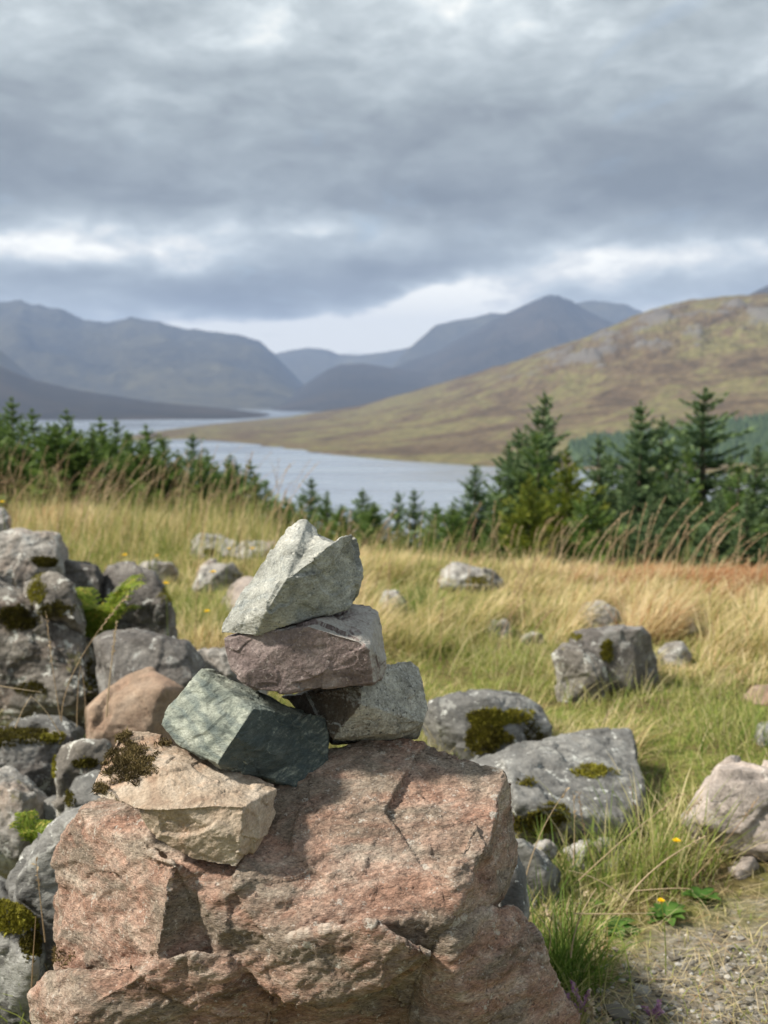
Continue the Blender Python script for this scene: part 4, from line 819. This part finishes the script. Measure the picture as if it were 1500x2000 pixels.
stalk([(1115,1870),(1130,1800),(1165,1735)], 2.05, 'pale straw leaning right over the green herb', 17, rad_=0.0014, head=0.0, group=GR, tint=1.0)
stalk([(1120,1784),(1200,1785),(1280,1783)], 2.1, 'level straw lying across the leaf rosettes', 18, head=0.0, group=GR, tint=1.0)
stalk([(1270,1700),(1250,1620),(1232,1540)], 2.75, 'dark reddish stalk leaning left against the right end of the slab', 19, head=0.06, nsp=24, group=GR, tint=0.1)
stalk([(1300,1700),(1320,1620),(1370,1560)], 2.7, 'fine stalk curving right in front of the rose boulder', 20, head=0.05, nsp=20, group=GR, tint=0.5)
stalk([(1350,1720),(1420,1640),(1480,1560)], 2.6, 'long fine stalk crossing the face of the rose boulder', 22, head=0.05, nsp=20, group=GR, tint=0.3)
stalk([(1240,1740),(1330,1735),(1352,1742)], 2.25, 'bent straw arched over the yellow flower bud', 23, head=0.0, group=GR, tint=0.9)
stalk([(1060,1880),(1075,1830),(1050,1790)], 2.0, 'curled straw tight beside the right flank of the pink boulder', 24, head=0.0, group=GR, tint=0.9)
stalk([(1170,1430),(1185,1400),(1210,1355)], 3.5, 'pale seed stalk rising behind the flat slab', 25, head=0.08, nsp=30, group=GR, tint=1.0)
GT = 'tall seed stalks before the spruces'
_r2 = np.random.RandomState(4)
for i, (bx, by, tx, ty) in enumerate([(1262,1110,1345,975),(1255,1110,1300,970),(1240,1105,1262,985),(1215,1100,1238,990),(1290,1110,1370,985),(1300,1110,1395,1000),(1340,1110,1430,1005),(1385,1105,1420,1040),(1320,1100,1345,1025),
        (1150,1100,1225,1000),(1090,1095,1145,1010),(1195,1100,1215,1000),(1350,1105,1440,985),(1440,1100,1500,1040),(1400,1110,1460,1090)]):
    stalk([(bx, by), ((bx * 0.6 + tx * 0.4), (by * 0.45 + ty * 0.55)), (tx, ty)], 6.2 + _r2.uniform(-0.5, 0.6), 'tall pale seed stalk leaning right against the dark right-hand spruces', 40 + i, rad_=0.002, head=0.17, nsp=50, sl=0.016, spread=0.25, group=GT, tint=_r2.uniform(0.4, 0.8))
# the hazy mass of seed heads over the moor grass
def seed_mass():
    r = np.random.RandomState(8); V = []; T = []
    n = 1300; y = r.uniform(4.5, 11.5, n); x = r.uniform(-1, 1, n) * 0.44 * y
    z = ground_z(x, y); px, py = proj(np.stack([x, y, z], 1))
    dens = np.where(px < 600, 0.9, 0.22) * np.where((py > 1080) & (px < 620), 0.1, 1) * np.where(py > 1290, 0.25, 1) * np.where((px > 560) & (px < 900), 0.6, 1)
    k = (r.rand(n) < dens) & off_rocks(x, y); x, y, z, px = x[k], y[k], z[k], px[k]
    QS = []; off = 0
    for a, b, c, e in zip(x, y, z, px):
        h = r.uniform(0.35, 0.85) if e < 560 else r.uniform(0.25, 0.5); ld = r.normal(0, 0.9); l = r.uniform(0.02, 0.6) * h
        p0 = np.array((a, b, c)); p2 = p0 + (math.cos(ld) * l, math.sin(ld) * l, h); p1 = p0 + (0, 0, h * 0.7)
        path = curve3(p0, p1, p2, 8); vv, qq = tube_np(path, np.linspace(0.0022, 0.001, 8), 3)
        QS.append(np.array(qq) + off); V.append(vv); off += len(vv); tt = np.clip(r.normal(0.45, 0.25), 0, 1); T.append(np.full(len(vv), tt))
        vv, qq = spikelets(path[4:], r, 30, 0.015, 0.2, 0.5); QS.append(qq + off); V.append(vv); off += len(vv); T.append(np.full(len(vv), tt))
    tag(link('seeding_grass', np_mesh('seeding_grass', np.concatenate(V), np.concatenate(QS), smooth=False, attrs={'tint': np.concatenate(T)}), M['seed']), kind='stuff')
seed_mass()

# ---------------------------------------------------------------- gravel of the path
def gravel():
    bm = bmesh.new(); bmesh.ops.create_icosphere(bm, subdivisions=1, radius=1); bv = np.array([v.co for v in bm.verts]); bf = np.array([[v.index for v in f.verts] for f in bm.faces]); bm.free()
    r = np.random.RandomState(5); V = []; Fc = []; T = []; off = 0; n = 0
    for _ in range(20000):
        x = r.uniform(0.25, 2.2); y = r.uniform(1.3, 2.9)
        px, py = proj(np.array((x, y, 0.0)))
        if not in_poly(np.array([px]), np.array([py]), GRAV)[0]: continue
        if noise2(np.array([x]), np.array([y]), 4.0, 2, 3.0)[0] + (py - 1880) / 260 + (px - 1380) / 500 < r.uniform(-0.35, 0.35): continue
        s = 0.0036 * math.exp(r.normal() * 0.55) + 0.0015
        q = bv * (1 + r.normal(size=(len(bv), 1)) * 0.16) * np.array((1, r.uniform(0.6, 1), r.uniform(0.35, 0.7))) * s
        a = r.uniform(0, 6.28); c_, s_ = math.cos(a), math.sin(a)
        q = np.stack([q[:, 0] * c_ - q[:, 1] * s_, q[:, 0] * s_ + q[:, 1] * c_, q[:, 2]], 1) + (x, y, gz(x, y) + s * 0.2)
        V.append(q); Fc.append(bf + off); off += len(bv); T.append(np.full(len(bv), r.rand())); n += 1
    m = leaf_mat('pebbles', [(0.0, (0.08, 0.07, 0.055)), (0.5, (0.18, 0.165, 0.14)), (0.9, (0.30, 0.285, 0.26)), (1.0, (0.50, 0.48, 0.45))], 0.0, rough=0.85)
    tag(link('gravel', np_mesh('gravel', np.concatenate(V), None, np.concatenate(Fc), smooth=False, attrs={'tint': np.concatenate(T)}), m), kind='stuff')
gravel()

# ---------------------------------------------------------------- trees
def spruce_crown(seed, wr=0.2, whorls=26, nb=7, lo=0.03, dens=1.0):
    r = np.random.RandomState(seed); C = []; D = []; L = []; W = []; T = []
    def put(p, d, l, w_, t): C.append(p); D.append(d / np.linalg.norm(d)); L.append(l); W.append(w_); T.append(t)
    lev = np.concatenate([lo + (0.97 - lo) * (np.arange(whorls) / (whorls - 1)) ** 0.92])
    for u in lev:
        u = u + r.uniform(-0.012, 0.012)
        R = wr * min(1.0, (1 - u) * 1.75) ** 0.95 * r.uniform(0.72, 1.2) + 0.006
        a0 = r.uniform(0, 6.28)
        for j in range(nb):
            a = a0 + j * 2 * math.pi / nb + r.normal() * 0.35; R2 = R * r.uniform(0.45, 1.3) * (1 + 0.25 * math.sin(3 * a + seed + 9 * u))
            if r.rand() < 0.13: continue
            up = 0.25 + 0.65 * u * u + r.normal() * 0.14
            d = np.array((math.cos(a), math.sin(a), up)); side = np.array((-math.sin(a), math.cos(a), 0)); dn = d / np.linalg.norm(d)
            ns = max(3, int((5 + 46 * R2) * dens))
            for s in range(ns):
                f = (s + 0.5) / ns
                p = np.array((0, 0, u)) + d * R2 * f + np.array((0, 0, -0.22 * R2 * f * (1 - f)))
                for sg in (-1, 1):
                    dd = dn * 0.9 + side * sg * r.uniform(0.4, 1.0) + np.array((0, 0, r.normal() * 0.3 + 0.05))
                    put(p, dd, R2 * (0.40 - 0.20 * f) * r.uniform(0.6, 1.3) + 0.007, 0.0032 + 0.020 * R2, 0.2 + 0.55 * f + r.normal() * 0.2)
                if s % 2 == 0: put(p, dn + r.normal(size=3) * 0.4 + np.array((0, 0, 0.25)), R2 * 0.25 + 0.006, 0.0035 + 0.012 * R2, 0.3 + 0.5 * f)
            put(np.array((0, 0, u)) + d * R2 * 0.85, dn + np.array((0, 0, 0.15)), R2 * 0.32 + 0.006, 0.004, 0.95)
    for k in range(int(70 * dens)):                     # leader
        u = r.uniform(0.90, 1.0); a = r.uniform(0, 6.28); put(np.array((0, 0, u)), np.array((math.cos(a) * 0.7, math.sin(a) * 0.7, 1.1)), 0.016, 0.0022, r.uniform(0.3, 1))
    C, D, L, W = np.array(C), np.array(D), np.array(L)[:, None], np.array(W)[:, None]
    S = np.cross(D, r.normal(size=D.shape)); S /= np.linalg.norm(S, axis=1)[:, None]
    V = np.stack([C - S * W * 0.4, C + D * L * 0.45 - S * W, C + D * L, C + D * L * 0.45 + S * W], 1).reshape(-1, 3)
    i = np.arange(len(C)) * 4
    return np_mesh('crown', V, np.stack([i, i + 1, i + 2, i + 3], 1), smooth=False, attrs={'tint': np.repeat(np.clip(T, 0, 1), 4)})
def trunk_mesh():
    path = np.array([(0.004 * math.sin(t * 5), 0.003 * math.cos(t * 7), t) for t in np.linspace(-0.03, 0.985, 12)])
    V, Q = tube_np(path, np.linspace(0.02, 0.0015, 12), 8); return np_mesh('trunk', V, Q)
TREE = {}
for nm, mat, args in (('b1', 'spruceblue', (1, 0.17, 38, 8)), ('b2', 'spruceblue', (2, 0.21, 36, 8)), ('b3', 'spruceblue', (3, 0.155, 36, 7)), ('g1', 'sprucegreen', (4, 0.19, 36, 8)), ('g2', 'sprucegreen', (5, 0.25, 34, 9)), ('g3', 'sprucegreen', (7, 0.15, 36, 7)), ('g4', 'sprucegreen', (17, 0.20, 27, 7)), ('b4', 'spruceblue', (18, 0.175, 34, 7)), ('y1', 'larch', (6, 0.22, 34, 9))):
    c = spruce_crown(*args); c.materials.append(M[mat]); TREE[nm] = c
TRUNK = trunk_mesh(); TRUNK.materials.append(M['bark'])
def tree(px, py, Y, v, label, group, wide=1.0, seed=0):
    t = P(px, py, Y); zb = gz(t[0], Y) - 0.05; h = t[2] - zb
    e = empty('spruce_tree', (t[0], Y, zb)); tag(e, label, 'tree', group)
    r = random.Random(seed); e.rotation_euler = (r.uniform(-.05, .05), r.uniform(-.05, .05), r.uniform(0, 6.28)); k_ = wide * r.uniform(0.85, 1.15); e.scale = (h * k_, h * k_, h)
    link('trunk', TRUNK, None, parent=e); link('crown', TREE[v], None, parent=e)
ONES = ['first', 'second', 'third', 'fourth', 'fifth', 'sixth', 'seventh', 'eighth', 'ninth', 'tenth', 'eleventh', 'twelfth', 'thirteenth', 'fourteenth', 'fifteenth', 'sixteenth', 'seventeenth', 'eighteenth', 'nineteenth']
NUM = ONES + [w_ + 'tieth' if not o_ else w_ + 'ty-' + ONES[o_ - 1] for w_ in ('twen', 'thir', 'for', 'fif') for o_ in range(10)]
LEFT_TREES = [(-60,790,15,'g1'),(-25,812,14.5,'g3'),(0,800,16,'g1'),(22,775,15.5,'g3'),(46,822,14.5,'g4'),(68,798,15,'g3'),(98,826,14.5,'g4'),(128,800,15.5,'g3'),(160,838,14.5,'g2'),(192,815,15.5,'g3'),(228,818,15.8,'b3'),(258,845,15,'g4'),(280,862,14.5,'g2'),(297,830,16,'g3'),(330,856,15,'g4'),(366,848,16.5,'b3'),(385,888,14.5,'g2'),(402,880,16,'g3'),(437,888,16,'g1'),(466,903,16,'b3'),(490,898,16.5,'g3'),(520,938,15.5,'g4'),(560,970,14.5,'g2'),(603,933,15.5,'b3'),(640,960,15,'g1'),(672,985,14.5,'g2'),(700,955,15.5,'b1'),(735,980,15,'g2'),(772,958,15.5,'b3'),(815,956,15.5,'b3'),(850,982,15,'g2')]
KIND = {'b1': 'blue-green spruce', 'b2': 'broad blue-green spruce', 'b3': 'slender dark spruce', 'g4': 'loose fresh green spruce', 'b4': 'loose blue-green spruce', 'g3': 'slim fresh green young spruce', 'g1': 'mid-green young spruce', 'g2': 'bushy green young spruce', 'y1': 'yellow-green young conifer'}
LEFT_TREES += [((a[0] + b[0]) / 2, (a[1] + b[1]) / 2 + 16 + 9 * math.sin(3.7 * k), min(a[2], b[2]) - 0.4, ('g2', 'g4', 'g3')[k % 3]) for k, (a, b) in enumerate(zip(LEFT_TREES, LEFT_TREES[1:])) if b[0] - a[0] > 27 and a[0] < 600]
LEFT_TREES.sort()
for i, (a, b, c, v) in enumerate(LEFT_TREES):
    tree(a, b, c, v, f'{KIND[v]}, {NUM[i]} from the left in the row behind the golden grass', 'young spruces along the left and middle', 1.3 if v != 'b3' else 1.05, i)
RIGHT_TREES = [(972,925,14.8,'g4',1.1,'loose green spruce between the small pointed spruce and the tall twins'),(1022,838,16.2,'b3',1.2,'dark spire just left of the left twin spruce'),(1066,845,15,'g4',1.1,'loose green spruce between and before the two tall twins'),(1208,892,15.6,'g4',1.15,'loose green spruce right behind the lone slim one'),
  (1238,858,16.2,'b4',1.0,'loose blue-green spruce left behind the pointed tall spruce'),(1312,868,15.8,'g4',1.1,'loose green spruce between the thin spruce and the tallest ragged one'),(1446,905,13.8,'g4',1.2,'loose green spruce before the two rightmost big ones'),(885,985,14,'g2',1.1,'bushy green spruce just left of the small pointed blue-green spruce'),(925,908,14.5,'b2',1.0,'small pointed blue-green spruce alone against the loch'),(960,980,13.5,'g1',1.1,'low green spruce under the right of the small pointed spruce'),
  (1000,868,15.5,'b2',1.0,'blue-green spruce on the left flank of the tall twin spruces'),(1048,800,15.5,'b4',1.0,'left one of the tall twin spruces'),(1080,765,16,'b3',1.1,'right one of the tall twin spruces, with a thin leader'),(1038,925,13,'y1',0.85,'yellow-green young conifer in front of the tall twin spruces'),
  (1112,880,14.5,'y1',0.8,'yellow-green conifer right of the tall twin spruces'),(1150,960,13,'g2',1.15,'low bushy green spruce between the twins and the lone slim one'),(1185,850,15,'b3',1.0,'slim blue-green spruce standing alone between the two tall groups'),(1225,925,14,'b2',1.0,'shorter blue-green spruce filling left of the pointed tall spruce'),
  (1258,785,15.5,'b1',1.0,'sharply pointed tall spruce in the right-hand group'),(1292,812,16.5,'b3',1.0,'thin spruce right behind the sharply pointed tall spruce'),(1322,910,14,'b2',1.05,'dark filler spruce below the tallest ragged spruce'),(1376,757,15.5,'b3',1.45,'tallest ragged spruce on the right with sparse upper branches'),
  (1345,880,14.5,'g4',1.0,'green spruce left of the tallest ragged spruce'),(1422,885,14.5,'b4',1.0,'blue-green spruce right of the tallest ragged spruce'),(1470,868,14.5,'b2',1.0,'broad spruce second from the right edge'),(1520,850,15,'b1',1.0,'broad spruce cut by the right edge'),(1580,840,15,'b2',1.0,'spruce outside the right edge of the row'),
  (1400,960,12.8,'b2',1.1,'low dark spruce at the front of the right-hand group'),(1470,965,12.5,'b1',1.2,'low dark spruce at the front right edge'),(1280,965,13,'b2',1.1,'low dark spruce in front of the sharply pointed one')]
for i, (a, b, c, v, wd, lb) in enumerate(RIGHT_TREES): tree(a, b, c, v, lb, 'spruces on the right', wd, 50 + i)
# far plantation on the moor below the hill: one mass
def far_wood():
    r = np.random.RandomState(3); V = []; T = []; Q = []; off = 0
    poly = [(1110,885),(1150,868),(1300,858),(1420,838),(1620,812),(1700,870),(1620,905),(1400,905),(1130,912)]
    gap = [(1330,868),(1620,838),(1620,846),(1330,876)]
    G3 = HV[:100]; nr, nc, _ = G3.shape; n = 0
    for _ in range(60000):
        i = r.uniform(0, nr - 1.01); j = r.uniform(nc * 0.42, nc * 0.85); a, b = int(i), int(j)
        p = G3[a, b] * (1 - (i - a)) + G3[a + 1, b] * (i - a); p = p + (G3[a, b + 1] - G3[a, b]) * (j - b)
        px, py = proj(p)
        if not in_poly(np.array([px]), np.array([py]), poly)[0] or in_poly(np.array([px]), np.array([py]), gap)[0]: continue
        h = r.uniform(8, 14); w_ = h * r.uniform(0.16, 0.24); th = np.arange(6) / 6 * 6.283 + r.rand()
        for lv, (zz, rr) in enumerate(((0.02, 1.0), (0.45, 0.62))):
            ring = np.stack([p[0] + np.cos(th) * w_ * rr, p[1] + np.sin(th) * w_ * rr, np.full(6, p[2] + h * zz)], 1)
            tip = p + (0, 0, h * (0.62 if lv == 0 else 1.0))
            V.append(np.vstack([ring, tip[None]])); Q.append(np.array([(k, (k + 1) % 6, 6) for k in range(6)]) + off); off += 7; T.append(np.full(7, r.uniform(0, 0.8)))
        n += 1
        if n > 7000: break
    tag(link('far_conifer_wood', np_mesh('far_conifer_wood', np.concatenate(V), None, np.concatenate(Q), smooth=False, attrs={'tint': np.concatenate(T)}), M['spruceblue']), kind='stuff')
far_wood()

# ---------------------------------------------------------------- ferns, flowers, small plants
def frond(parent, az, length, up, seed, npin=13):
    r = np.random.RandomState(seed)
    d = np.array((math.cos(az), math.sin(az), 0)); t = np.linspace(0, 1, 16)
    path = d * (t[:, None] * length * 0.75) + np.array((0, 0, 1)) * (np.sin(t * 2.0)[:, None] * up * length)
    V, Q = tube_np(path, np.linspace(0.0022, 0.0006, 16), 4); V = [V]; Q = [np.array(Q)]; off = len(V[0]); T = [np.full(off, 0.3)]
    side = np.cross(d, (0, 0, 1))
    for k in range(npin):
        f = 0.18 + 0.8 * k / npin; j = min(int(f * 15), 14); p = path[j]; tg = path[j + 1] - path[j]; tg /= np.linalg.norm(tg)
        pl = length * 0.24 * math.sin(math.pi * (0.18 + 0.8 * f)) + 0.01
        for sg in (-1, 1):
            dd = side * sg + tg * 0.45 + np.array((0, 0, -0.15)); dd /= np.linalg.norm(dd); nrm = np.cross(dd, tg); nrm /= np.linalg.norm(nrm); wv = np.cross(nrm, dd)
            seg = 6
            for s in range(seg):                        # toothed pinna: leaflets both sides
                c = p + dd * pl * (s + 0.3) / seg; wl = pl * 0.26 * (1 - s / seg * 0.75)
                q = np.array([c - wv * wl + dd * pl * 0.05, c + dd * pl * 0.17, c + wv * wl + dd * pl * 0.05, c - dd * pl * 0.07])
                V.append(q + nrm * r.normal() * 0.002); Q.append(np.array([[0, 1, 2, 3]]) + off); off += 4; T.append(np.full(4, np.clip(0.5 + r.normal() * 0.25 + 0.3 * f - 0.15, 0, 1)))
    return link('frond', np_mesh('frond', np.concatenate(V), np.concatenate(Q), smooth=False, attrs={'tint': np.concatenate(T)}), M['fern'], parent=parent)
def fern(px, py, Y, label, n, ln, seed, up=0.75):
    c = P(px, py, Y); e = empty('fern', c); tag(e, label, 'fern'); r = random.Random(seed)
    for k in range(n): frond(e, k * 2.4 + r.uniform(-.3, .3), ln * r.uniform(0.7, 1.1), up * r.uniform(0.7, 1.2), seed * 30 + k)
fern(190, 1262, 4.12, 'bright green fern growing between the lichen-spotted rock and the dark rock', 13, 0.27, 1, 0.9)
fern(62, 1648, 2.35, 'small green fern sprig beside the rugged grey rock', 5, 0.07, 2)
def flower(px, py, Y, label, seed, size=0.013, h=None):
    r = np.random.RandomState(seed); t = P(px, py, Y); zb = gz(t[0], Y) - 0.01; x0 = t[0] + r.uniform(-0.03, 0.03)
    base = np.array((x0, Y + 0.01, zb)); e = empty('yellow_flower', base); tag(e, label, 'flower', 'yellow hawkweed-like flowers')
    path = curve3(np.zeros(3), np.array((0, 0, (t[2] - zb) * 0.6)), t - base, 9)
    V, Q = tube_np(path, np.linspace(0.0014, 0.0009, 9), 5); link('stem', np_mesh('stem', V, Q, attrs={'tint': np.full(len(V), 0.4)}), M['turf'], parent=e)
    V = []; Q = []; T = []; c = path[-1]
    for lay, (nn, sc, tl) in enumerate(((15, 1.0, 0.35), (12, 0.7, 0.8), (8, 0.4, 1.2))):
        for k in range(nn):
            a = k / nn * 6.283 + r.rand() * 0.2; d = np.array((math.cos(a) * math.cos(tl), math.sin(a) * math.cos(tl) - 0.25, math.sin(tl))); d /= np.linalg.norm(d)
            s = np.cross(d, (0, -0.3, 1)); s /= np.linalg.norm(s); l = size * sc * r.uniform(0.85, 1.1); o = len(V)
            V += [c - s * l * 0.10, c + s * l * 0.10, c + d * l + s * l * 0.17, c + d * l * 1.03 - s * l * 0.17]; Q.append((o, o + 1, o + 2, o + 3)); T += [r.rand()] * 4
    link('petals', np_mesh('petals', V, Q, smooth=False, attrs={'tint': T}), M['petal'], parent=e)
flower(244, 1085, 4.7, 'yellow flower above the dark rock, nearest the golden grass', 1)
flower(306, 1086, 5.2, 'faint small yellow flower right of the one above the dark rock', 2, 0.010)
flower(324, 1140, 4.35, 'yellow flower at the right end of the white-patched dark rock', 3)
flower(416, 1118, 4.6, 'large yellow flower in front of the rounded pale rock', 4, 0.014)
flower(404, 1195, 4.3, 'yellow flower in green grass left of the pinkish pale rock', 5)
flower(493, 1072, 5.4, 'yellow flower just left of the tip of the top cairn stone', 6)
flower(447, 1072, 5.6, 'dim yellow flower over the distant squarish rock', 7, 0.010)
flower(4, 981, 5.0, 'yellow flower high at the far left edge', 8)
flower(1321, 1643, 2.55, 'yellow flower standing in grass before the rose boulder', 9, 0.010)
flower(1291, 1760, 2.22, 'low yellow flower bud among the leaf rosettes', 10, 0.008)
def rosette(px, py, label, n, L, seed):
    Y = Yat(py); c = P(px, py, Y); c[2] = gz(c[0], Y); e = empty('broadleaf_plant', c); tag(e, label, 'plant', 'leaf rosettes in the turf'); r = np.random.RandomState(seed)
    for k in range(n):
        a = k * 2.4 + r.uniform(-.3, .3); el = r.uniform(0.15, 0.8); l = L * r.uniform(0.7, 1.2); ts = np.linspace(0, 1, 7)
        d = np.array((math.cos(a), math.sin(a), 0)); s = np.array((-math.sin(a), math.cos(a), 0)); V = []; Q = []
        for t in ts:
            p = d * t * l * math.cos(el) + np.array((0, 0, 1)) * (math.sin(el) * t * l - 0.35 * l * t * t + 0.006); w_ = l * 0.20 * math.sin(math.pi * min(1, 0.08 + t * 0.92)) + 0.001
            V += [p - s * w_ + (0, 0, w_ * 0.3), p, p + s * w_ + (0, 0, w_ * 0.3)]
        for i in range(6): Q += [(i * 3, i * 3 + 1, i * 3 + 4, i * 3 + 3), (i * 3 + 1, i * 3 + 2, i * 3 + 5, i * 3 + 4)]
        link('leaf', np_mesh('leaf', V, Q, attrs={'tint': np.full(21, r.rand())}), M['broad'], parent=e)
rosette(1300, 1790, 'green leaf rosette around the low yellow flower bud', 13, 0.075, 1)
rosette(1205, 1815, 'smaller green leaf rosette in turf left of the flower bud', 10, 0.06, 2)
rosette(1370, 1755, 'green leaf rosette on the right, nearest the rose boulder', 10, 0.065, 3)
rosette(1150, 1775, 'green leaf rosette close under the flat slab', 8, 0.05, 4)
def sprig(px, py, h, label, seed, mat='pinkpetal', cat='heather sprig', n=4):
    Y = Yat(py); c = P(px, py, Y); c[2] = gz(c[0], Y); e = empty('heather_sprig', c); tag(e, label, cat, 'heather sprigs'); r = np.random.RandomState(seed)
    VS, QS, o1, VB, QB, TB, o2 = [], [], 0, [], [], [], 0
    for k in range(n):
        a = r.uniform(0, 6.28); l = r.uniform(0.1, 0.5) * h; hh = h * r.uniform(0.6, 1.0); path = curve3(np.zeros(3), np.array((0, 0, hh * 0.5)), np.array((math.cos(a) * l, math.sin(a) * l, hh)), 8)
        v, q = tube_np(path, np.linspace(0.0014, 0.0006, 8), 4); VS.append(v); QS.append(np.array(q) + o1); o1 += len(v)
        v, q = spikelets(path[3:], r, 30, 0.008, 0.4, 0.8); VB.append(v); QB.append(q + o2); o2 += len(v); TB.append(np.repeat(r.rand(30), 4))
    VS = np.concatenate(VS); link('stems', np_mesh('stems', VS, np.concatenate(QS), attrs={'tint': np.full(len(VS), 0.8)}), M['turf'], parent=e)
    link('blossom', np_mesh('blossom', np.concatenate(VB), np.concatenate(QB), smooth=False, attrs={'tint': np.concatenate(TB)}), M[mat], parent=e)
sprig(1140, 2010, 0.11, 'pink and cream heather sprig at the lower right flank of the pink boulder', 1)
sprig(1160, 2020, 0.08, 'cream-flowered heather sprig right beside the pink one', 2, 'creampetal')
sprig(1275, 2000, 0.05, 'tiny pale pink heather sprig at the edge of the gravel', 3)
sprig(1105, 1850, 0.13, 'faded cream heather sprig beside the green herb', 4, 'creampetal')
sprig(822, 1215, 0.25, 'green bush with a purple flower right of the cairn in grass', 5, 'broad', 'herb', 9)
print('objects', len(bpy.data.objects))
